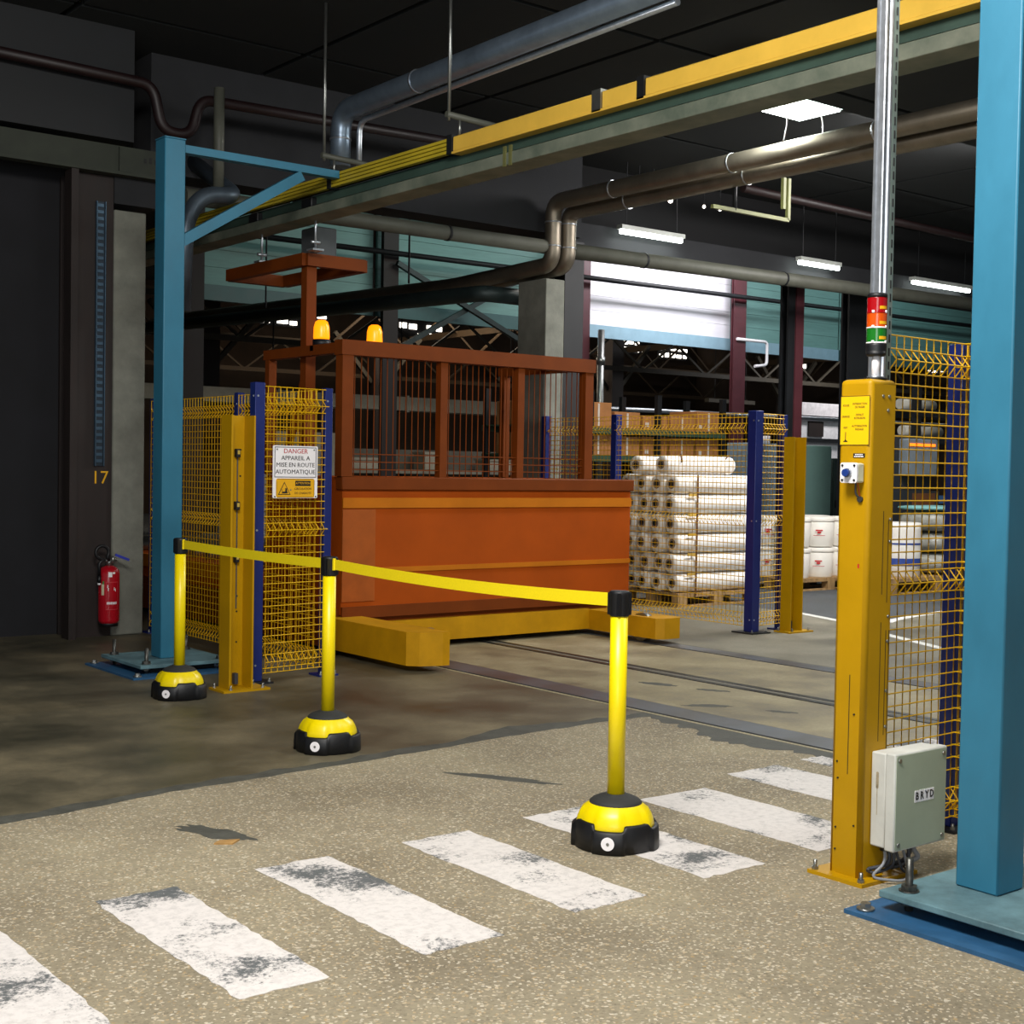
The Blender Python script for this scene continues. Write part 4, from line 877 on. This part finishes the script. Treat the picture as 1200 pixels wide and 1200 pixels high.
# ---------------------------------------------------------------- pallet stacked with white rolls behind the far fence
def pallet(label, x0, x1, y0, y1, h=.15):
    t = thing('pallet', label, 'pallet', ((x0+x1)/2, (y0+y1)/2, 0))
    n = 7; w = (x1-x0-.08)/n
    for i in range(n): bx('deck_board', WOOD, t, x0+i*(w+.08/(n-1)), x0+i*(w+.08/(n-1))+w, y0, y1, h-.022, h)
    for y in (y0+.05, (y0+y1)/2, y1-.05):
        bx('stringer', WOOD, t, x0, x1, y-.05, y+.05, h-.044, h-.022); bx('skid', WOOD, t, x0, x1, y-.05, y+.05, 0, .022)
        for x in (x0+.07, (x0+x1)/2, x1-.07): bx('block', WOOD, t, x-.07, x+.07, y-.05, y+.05, .022, h-.044)
    return t
pallet('wooden pallet under the stack of white rolls', 10.5, 11.75, 10.42, 11.32)
ORD = ('lowest', 'second', 'third', 'fourth', 'fifth', 'sixth'); ROWN = ('front', 'second', 'third', 'back')
def roll(x0, x1, y, z, r, label, tilt=0.0, yaw=0.0):
    t = thing('plastic_roll', label, 'roll', ((x0+x1)/2, y, z-r), 'white rolls stacked on the pallet')
    d = Vector((math.cos(yaw), math.sin(yaw), tilt)); c = Vector(((x0+x1)/2, y, z)); L_ = (x1-x0)/2
    b = nb(); u, v = frame_of(d); rings = []
    for s, rr in ((-1, .62), (-.985, .9), (-.95, 1.0), (-.5, .985), (0, 1.0), (.5, .985), (.93, 1.0), (.975, .9), (1, .55), (1.02, .2)):
        rings.append([b.verts.new(c+d*L_*s+(u*math.cos(2*math.pi*k/18)+v*math.sin(2*math.pi*k/18))*r*rr*(1+random.uniform(-.012, .012))) for k in range(18)])
    for A, B in zip(rings, rings[1:]):
        for k in range(18):
            f = b.faces.new((A[k], A[(k+1) % 18], B[(k+1) % 18], B[k])); f.smooth = True
    b.faces.new(rings[0]); b.faces.new(rings[-1]); obj('wrapped_film', b, FILM, t)
    cy('core', FILMC, t, c-d*L_*1.004, c-d*L_*.9, r*.5, 16); cy('core_hole', INK, t, c-d*L_*1.008, c-d*L_*.92, r*.3, 12)
rr = .105
for lay in range(6):
    for row in range(4):
        y = 10.53+.214*row; z = .15+rr+.213*lay; j = random.uniform(-.03, .03); s = -.012*lay
        roll(10.5+j+s, 11.72+j+.01*lay, y, z, rr, 'white wrapped roll, %s row of the %s layer on the pallet' % (ROWN[row], ORD[lay]))
roll(10.42, 11.5, 10.64, 1.53, .1, 'loosely tied white roll on top of the stack, nearest the fence', .0); roll(10.3, 11.1, 10.95, 1.52, .1, 'greyish roll on top of the stack at the back', .0, .1)
t = thing('strapping', 'brown packing strap running down the front of the white rolls', 'strap', (10.75, 10.41, .12))
bx('strap', STRAPM, t, 10.745, 10.765, 10.408, 10.415, .12, 1.42)
for k in range(5): bx('paper_slip', mat('slip_yellow', '#c9a34a', 0.7), t, 10.62, 10.74, 10.41, 10.418, .34+.213*k, .37+.213*k)
b = nb(); tube(b, [(11.35, 10.57, 1.6), (11.42, 10.6, 1.645), (11.5, 10.66, 1.6)], .008, 6); tube(b, [(10.62, 10.53, 1.56), (10.68, 10.6, 1.645), (10.74, 10.7, 1.6)], .008, 6); tag(obj('tie_cord', b, STRAPM), 'brown cord tied round the topmost white roll', 'cord')

# ---------------------------------------------------------------- white tubs on a pallet, drum and sacks
pallet('wooden pallet under the white tubs beside the far yellow post', 13.2, 14.6, 11.1, 12.0, .155)
ti = 0
for lay, zl in ((0, 'lower'), (1, 'upper')):
    for row, rl in ((0, 'front'), (1, 'rear')):
        for c in range(3):
            x = 13.435+.455*c; y = 11.33+.44*row; z = .155+.385*lay
            tt = thing('plastic_tub', 'white lidded tub with red print, %s layer, %s row, %s from the left' % (zl, rl, ('first', 'second', 'third')[c]), 'tub', (x, y, z), 'white tubs on the pallet')
            b = nb(); lathe(b, [(.185, 0), (.19, .01), (.208, .31), (.2, .32)], (x, y, z), 24); obj('body', b, TUB, tt)
            b = nb(); lathe(b, [(.214, .32), (.216, .325), (.216, .362), (.208, .37), (.19, .374)], (x, y, z), 24); obj('lid', b, TUB, tt)
            for a0, a1, zz, hh in ((212, 236, .2, .016), (218, 230, .17, .025), (205, 245, .14, .006)):
                b = nb(); A = []; B = []
                for i in range(7):
                    a = R(a0+(a1-a0)*i/6); r = .1925+.018*zz/.31+.0125
                    A.append(b.verts.new((x+r*math.cos(a), y+r*math.sin(a), z+zz))); B.append(b.verts.new((x+r*math.cos(a), y+r*math.sin(a), z+zz+hh)))
                for i in range(6): b.faces.new((A[i], A[i+1], B[i+1], B[i]))
                obj('red_print', b, REDINK, tt)
pallet('wooden pallet under the drum and the wrapped sacks', 13.9, 15.9, 10.2, 11.0, .2)
t = thing('white_drum', 'white drum with dark blue bands, seen through the near fence', 'drum', (14.5, 10.55, .2))
b = nb(); lathe(b, [(.27, 0), (.28, .01), (.285, .3), (.28, .58), (.285, .64), (.26, .67)], (14.5, 10.55, .2), 28); obj('body', b, TUB, t)
for z0, z1, a0, a1 in ((.2+.14, .2+.23, 185, 300), (.2+.4, .2+.42, 180, 310)):
    b = nb(); A = []; B = []
    for i in range(15):
        a = R(a0+(a1-a0)*i/14); A.append(b.verts.new((14.5+.2875*math.cos(a), 10.55+.2875*math.sin(a), z0))); B.append(b.verts.new((14.5+.2875*math.cos(a), 10.55+.2875*math.sin(a), z1)))
    for i in range(14): b.faces.new((A[i], A[i+1], B[i+1], B[i]))
    obj('blue_band', b, BLUEINK, t)
def lump(bm, c, rx, ry, rz, seed):
    rnd = random.Random(seed); rings = []; n = 16
    for i in range(1, 8):
        a = math.pi*i/8; ring = []
        for k in range(n):
            p = 2*math.pi*k/n; q = 1+rnd.uniform(-.06, .06); sgn = lambda v, e: math.copysign(abs(v)**e, v)
            ring.append(bm.verts.new((c[0]+rx*q*sgn(math.sin(a), .5)*sgn(math.cos(p), .6), c[1]+ry*q*sgn(math.sin(a), .5)*sgn(math.sin(p), .6), c[2]-rz*sgn(math.cos(a), .7))))
        rings.append(ring)
    for A, B in zip(rings, rings[1:]):
        for k in range(n):
            f = bm.faces.new((A[k], A[(k+1) % n], B[(k+1) % n], B[k])); f.smooth = True
    bm.faces.new(rings[0][::-1]); bm.faces.new(rings[-1])
for i, (x, y, z, l) in enumerate(((15.35, 10.6, .34, 'grey film-wrapped sack at the bottom of the pile right of the drum'), (15.38, 10.62, .61, 'grey film-wrapped sack in the middle of the pile right of the drum'), (15.33, 10.58, .88, 'grey film-wrapped sack on top of the pile under the teal sheet'))):
    b = nb(); lump(b, (x, y, z), .48, .36, .135, 20+i); tag(obj('wrapped_sack', b, SACK), l, 'sack', 'sacks beside the drum')
b = nb(); lump(b, (15.33, 10.58, 1.045), .5, .38, .03, 30); tag(obj('cover_sheet', b, TARP), 'teal plastic sheet laid over the pile of sacks', 'sheet')
# machine and roll rack behind the near fence
t = thing('roll_rack', 'dark rack holding pale tubes, seen through the near wire fence', 'rack', (17.4, 12.0, 0))
for x in (16.6, 18.2): bx('upright', BLACKM, t, x-.05, x+.05, 11.78, 11.88, 0, 2.7); bx('upright', BLACKM, t, x-.05, x+.05, 12.28, 12.38, 0, 2.7)
for z, m in ((1.06, BLUEBAR), (1.92, BLACKM), (2.3, BLACKM)): bx('cross_beam', m, t, 16.5, 18.25, 11.76, 11.8, z, z+.1); bx('cross_beam', m, t, 16.5, 18.25, 12.36, 12.4, z, z+.1)
for z, y, x1, l in ((2.095, 12.0, 17.4, 'pale cardboard tube lying on the upper rack beam, front'), (2.475, 12.05, 17.3, 'pale cardboard tube lying on the top rack beam')):
    b = nb(); cyl(b, (16.5, y, z), (x1, y, z), .075, 14); tag(obj('cardboard_tube', b, mat('pale_tube', '#b8b4a8', 0.6)), l, 'tube')
t = thing('control_machine', 'grey machine with an orange lit strip behind the near wire fence', 'machine', (15.65, 11.35, 0))
bx('lower_body', mat('machine_dark', '#26292d', 0.6), t, 15.1, 16.2, 11.15, 11.6, 0, 1.25); bx('upper_body', mat('machine_grey', '#767e84', 0.5), t, 15.5, 16.15, 11.15, 11.6, 1.45, 1.95, .02, 2); bx('rear_frame', MATS['machine_dark'], t, 15.1, 16.2, 11.3, 11.6, 1.25, 2.0); bx('light_strip', GLOWO, t, 15.5, 16.07, 11.135, 11.15, 1.85, 1.885); bx('brown_panel', mat('brown_panel', '#6a4020', 0.6), t, 15.6, 16.1, 11.14, 11.15, 1.02, 1.22)
# cabinets
def cabinet(label, x0, x1, y0, y1, z1, m):
    t = thing('cabinet', label, 'cabinet', ((x0+x1)/2, (y0+y1)/2, 0))
    bx('plinth', BLACKM, t, x0+.02, x1-.02, y0+.03, y1, 0, .1); bx('body', m, t, x0, x1, y0+.02, y1, .1, z1, .008, 1); d = bx('door', m, t, x0+.02, x1-.02, y0, y0+.02, .14, z1-.04); bx('handle', BLACKM, d, x0+.06, x0+.085, y0-.02, y0, z1*.55, z1*.55+.12)
    return t
cabinet('teal grey cabinet standing behind the white tubs', 16.1, 16.85, 13.5, 14.0, 1.88, CABT)
t = cabinet('blue-grey cabinet behind the small wing of the far fence', 15.05, 15.6, 13.5, 14.0, 1.89, CABB)
for x in (15.2, 15.45): cy('top_knob', WHITE, t, (x, 13.6, 1.89), (x, 13.6, 2.0), .06, 12)
cabinet('dark narrow cabinet right beside the teal grey one', 17.0, 17.5, 13.6, 14.1, 1.7, mat('cabinet_dark', '#30403c', 0.6))
b = nb(); box(b, 28.3, 31.2, 24.0, 24.2, 0, 3.35); tag(obj('partition', b, mat('partition_white', '#e8e4e6', 0.6)), 'bright white partition far behind the white tubs', 'partition')
b = nb(); box(b, 28.9, 29.5, 23.95, 24.0, 2.45, 2.85); tag(obj('notice_board', b, BROWN), 'small brown board on the white partition', 'board')
for z, l in ((2.95, 'upper dark rail along the white partition'), (2.35, 'lower dark rail along the white partition')):
    b = nb(); strut(b, (28.3, 23.95, z), (31.2, 23.95, z), .1); tag(obj('rail_bar', b, BLACKM), l, 'rail')

# ---------------------------------------------------------------- carton rack deep in the hall
t = thing('pallet_rack', 'long green and dark rack full of cartons beyond the far fence', 'rack', (16.6, 17.4, 0))
for x in (13.6, 15.05, 16.6, 18.2):
    for y in (17.05, 17.95): bx('upright', BLACKM, t, x-.05, x+.05, y-.04, y+.04, 0, 2.75)
for z in (.6, 1.6, 2.06):
    for y in (17.0, 17.96): bx('rack_beam', GREENR, t, 13.55, 18.25, y, y+.05, z, z+.1)
    bx('shelf', GREENR, t, 13.55, 18.25, 17.05, 17.96, z+.08, z+.1)
PL = ('far left', 'left', 'middle left', 'middle', 'middle right', 'right', 'far right')
for z, zl, hs in ((1.7, 'lower', (.34, .33, .35, .33, .34, .34, .34)), (2.16, 'upper', (.38, .3, .42, .28, .24, .25, .36))):
    for i, h in enumerate(hs):
        x0 = 13.68+.655*i; 
        if any(abs(x0+.28-u) < .25 for u in ()): continue
        tt = thing('carton', 'brown carton on the %s rack shelf, %s' % (zl, PL[i]), 'box', (x0+.28, 17.4, z), 'cartons on the rack')
        bx('box', CARTON, tt, x0, x0+.58, 17.1, 17.8, z, z+h, .006, 1); bx('tape', TAPEW, tt, x0+.27, x0+.31, 17.094, 17.1, z+.02, z+h-.02)
        if i % 2 == 0: bx('label', TAPEW, tt, x0+.05, x0+.13, 17.094, 17.1, z+.05, z+.12)

# ---------------------------------------------------------------- roof trusses and high windows at the back
def truss(label, y, z, x0, x1, m, h=.75):
    t = thing('roof_truss', label, 'truss', ((x0+x1)/2, y, z))
    b = nb(); strut(b, (x0, y, z), (x1, y, z), .09, .11); obj('bottom_chord', b, m, t); b = nb(); strut(b, (x0, y, z+h), (x1, y, z+h), .09, .11); obj('top_chord', b, m, t)
    x = x0; s = 0; k = 1.1
    while x+k <= x1:
        b = nb(); strut(b, (x, y, z+(0 if s == 0 else h)), (x+k, y, z+(h if s == 0 else 0)), .05); obj('web_bar', b, m, t); x += k; s = 1-s
    return t
truss('pale lattice truss nearest under the far roof', 25.0, 3.95, 4, 37, TRUSSL); truss('brown lattice truss in the middle of the far hall', 29.0, 4.4, 4, 37, TRUSS, .9); truss('brown lattice truss at the back of the far hall', 33.5, 4.0, 4, 37, TRUSS, .8)
for x, l in ((9.0, 'left'), (15.0, 'middle left'), (21.0, 'middle'), (27.0, 'middle right'), (33.0, 'right')):
    b = nb(); strut(b, (x, 22, 4.9), (x, 36.9, 4.9), .12, .16); tag(obj('purlin', b, TRUSS), 'brown roof beam running to the back wall of the far hall, %s' % l, 'beam')
for x, y, l in ((24.6, 27.0, 'dark far column with a pair of knee braces'), (13.0, 27.0, 'dark far column seen through the orange cage'), (31.5, 27.0, 'dark far column at the right of the far hall'), (19.2, 30.0, 'dark far column deep behind the orange cage')):
    t = thing('far_column', l, 'column', (x, y, 0)); bx('shaft', BROWN, t, x-.2, x+.2, y-.2, y+.2, 0, 5.0)
    for s in (-1, 1):
        b = nb(); strut(b, (x+s*.2, y, 3.6), (x+s*1.3, y, 4.8), .1); obj('knee_brace', b, TRUSSL, t)
for x, y, z, l in ((20.6, 25.5, 3.5, 'far hanging lamp under the bright white panel, unlit'), (27.5, 25.5, 3.3, 'far hanging lamp with a pale tube, right'), (9.6, 26.0, 3.6, 'far pale roof light bar at left')):
    t = thing('hanging_lamp', l, 'lamp', (x, y, z)); bx('housing', TRUSSL, t, x-.9, x+.9, y-.08, y+.08, z, z+.1); cy('hanger', BLACKM, t, (x-.6, y, z+.1), (x-.6, y, 6.6), .012, 6); cy('hanger', BLACKM, t, (x+.6, y, z+.1), (x+.6, y, 6.6), .012, 6)
wn = [0]
def high_window(x, z, cols, rows, seed, on_right=False, w=.3, h=.17):
    wn[0] += 1; rnd = random.Random(seed)
    f = nb(); W_ = cols*(w+.06)+.06; H_ = rows*(h+.08)+.08
    def B(b, u0, u1, v0, v1, d0, d1):
        if on_right: box(b, 38-d1, 38-d0, x+u0, x+u1, z+v0, z+v1)
        else: box(b, x+u0, x+u1, 37-d1, 37-d0, z+v0, z+v1)
    B(f, 0, W_, 0, H_, .0, .02)
    fo = obj('window_%d' % wn[0], f, DARKW); fo['kind'] = 'structure'
    for j in range(rows):
        for i in range(cols):
            if rnd.random() < .12: continue
            p = nb(); a = .06+i*(w+.06)+rnd.uniform(0, .05); c = .08+j*(h+.08)+rnd.uniform(-.02, .02); k = rnd.uniform(.55, 1)
            B(p, a, a+w*k, c, c+h*rnd.uniform(.6, 1), .021, .05); obj('pane', p, SKYG, fo)
high_window(24.0, 5.55, 6, 2, 3); high_window(19.5, 5.6, 5, 3, 4, w=.4); high_window(26.0, 4.9, 4, 1, 9); high_window(33.6, 5.72, 5, 2, 5)
high_window(35.9, 5.62, 5, 2, 6, w=.25); high_window(31.6, 5.05, 3, 2, 7, True); high_window(28.2, 4.75, 3, 1, 8, True, .4); high_window(24.6, 4.7, 5, 2, 10, True, .35)
high_window(16.5, 3.1, 3, 2, 11, w=.3, h=.12); high_window(18.0, 3.2, 5, 2, 12, w=.25, h=.12); high_window(13.9, 5.1, 2, 2, 13, w=.25)

# ---------------------------------------------------------------- odds and ends far behind the cage
t = thing('air_duct', 'long pale grey duct hung across the far hall behind the cage', 'duct', (16, 24, 2.6))
DUCT = mat('far_duct', '#8d8878', 0.6, var=0.1)
bx('duct', DUCT, t, 9.5, 19.6, 23.9, 24.4, 2.62, 2.9)
for x in (10, 13, 16, 19): bx('flange', DUCT, t, x, x+.06, 23.87, 24.43, 2.59, 2.93); cy('hanger', BLACKM, t, (x+.03, 24.15, 2.93), (x+.03, 24.15, 6.6), .015, 6)
t = thing('work_bench', 'long pale bench standing far behind the orange cage', 'bench', (15, 23, 0))
bx('bench_top', mat('bench_grey', '#8a8474', 0.6), t, 12.0, 19.0, 22.6, 23.4, 1.32, 1.4); bx('back_board', mat('bench_board', '#5c564a', 0.7), t, 12.0, 19.0, 23.36, 23.4, 1.4, 1.8)
for x in (12.1, 15.5, 18.9):
    for y in (22.65, 23.3): bx('leg', BLACKM, t, x-.04, x+.04, y-.04, y+.04, 0, 1.32)
for i, (x, w, h, l) in enumerate(((12.8, .5, .3, 'pale crate at the left end of the far bench'), (14.2, .9, .22, 'low pale crate left of the middle of the far bench'), (15.9, .4, .36, 'tall pale crate in the middle of the far bench'), (17.6, .7, .25, 'pale crate at the right end of the far bench'))):
    c = thing('crate', l, 'crate', (x, 22.95, 1.4), 'crates on the far bench')
    bx('crate_body', mat('crate_grey', '#a39a88', 0.7), c, x-w/2, x+w/2, 22.75, 23.15, 1.4, 1.4+h, .01, 1); bx('crate_rim', MATS['crate_grey'], c, x-w/2-.02, x+w/2+.02, 22.73, 23.17, 1.4+h-.05, 1.4+h)
t = thing('glow_poster', 'small white poster with a glow put into its colour, seen through the right part of the cage', 'light', (19.6, 24.6, 1.9)); bx('frame', BLACKM, t, 19.42, 19.98, 24.66, 24.72, 1.88, 2.28); bx('poster_face', mat('poster_glow', '#ffffff', 0.5, var=0, emit='#fff4e0', es=1.6), t, 19.46, 19.94, 24.63, 24.66, 1.92, 2.24); bx('stand', BLACKM, t, 19.66, 19.74, 24.67, 24.71, 0, 1.88)  # poster brightness put in as emission; no lamp stands here
t = thing('grey_cabinet', 'broad pale cabinet far behind, at the left end of the cage', 'cabinet', (12.2, 20.3, 0)); bx('body', mat('cabinet_beige', '#8a8370', 0.6), t, 10.6, 12.3, 20.0, 20.6, 0.1, 2.0); bx('plinth', BLACKM, t, 10.65, 12.25, 20.05, 20.55, 0, .1); bx('door', MATS['cabinet_beige'], t, 10.64, 11.43, 19.97, 20.0, .2, 1.95); bx('door', MATS['cabinet_beige'], t, 11.47, 12.26, 19.97, 20.0, .2, 1.95)
for k, (x, z, r) in enumerate(((11.11, 4.67, .035), (11.34, 4.67, .032), (11.62, 4.67, .032), (12.19, 4.67, .02), (12.47, 4.67, .02))):  # light glints built as glowing beads on added cords
    c = thing('glint_bead', 'tiny light glint shaped as a lit bulb in a row below the silver pipes, %s from the left' % ('first', 'second', 'third', 'fourth', 'fifth')[k], 'bead', (x, 11.8, z), 'row of tiny glints')
    bb = nb(); lathe(bb, [(.004, -r), (r*.7, -r*.7), (r, 0), (r*.7, r*.7), (.01, r)], (x, 11.8, z), 12); obj('bead', bb, SKYG, c); cy('cord', BLACKM, c, (x, 11.8, z+r), (x, 11.8, 5.0), .005, 6)
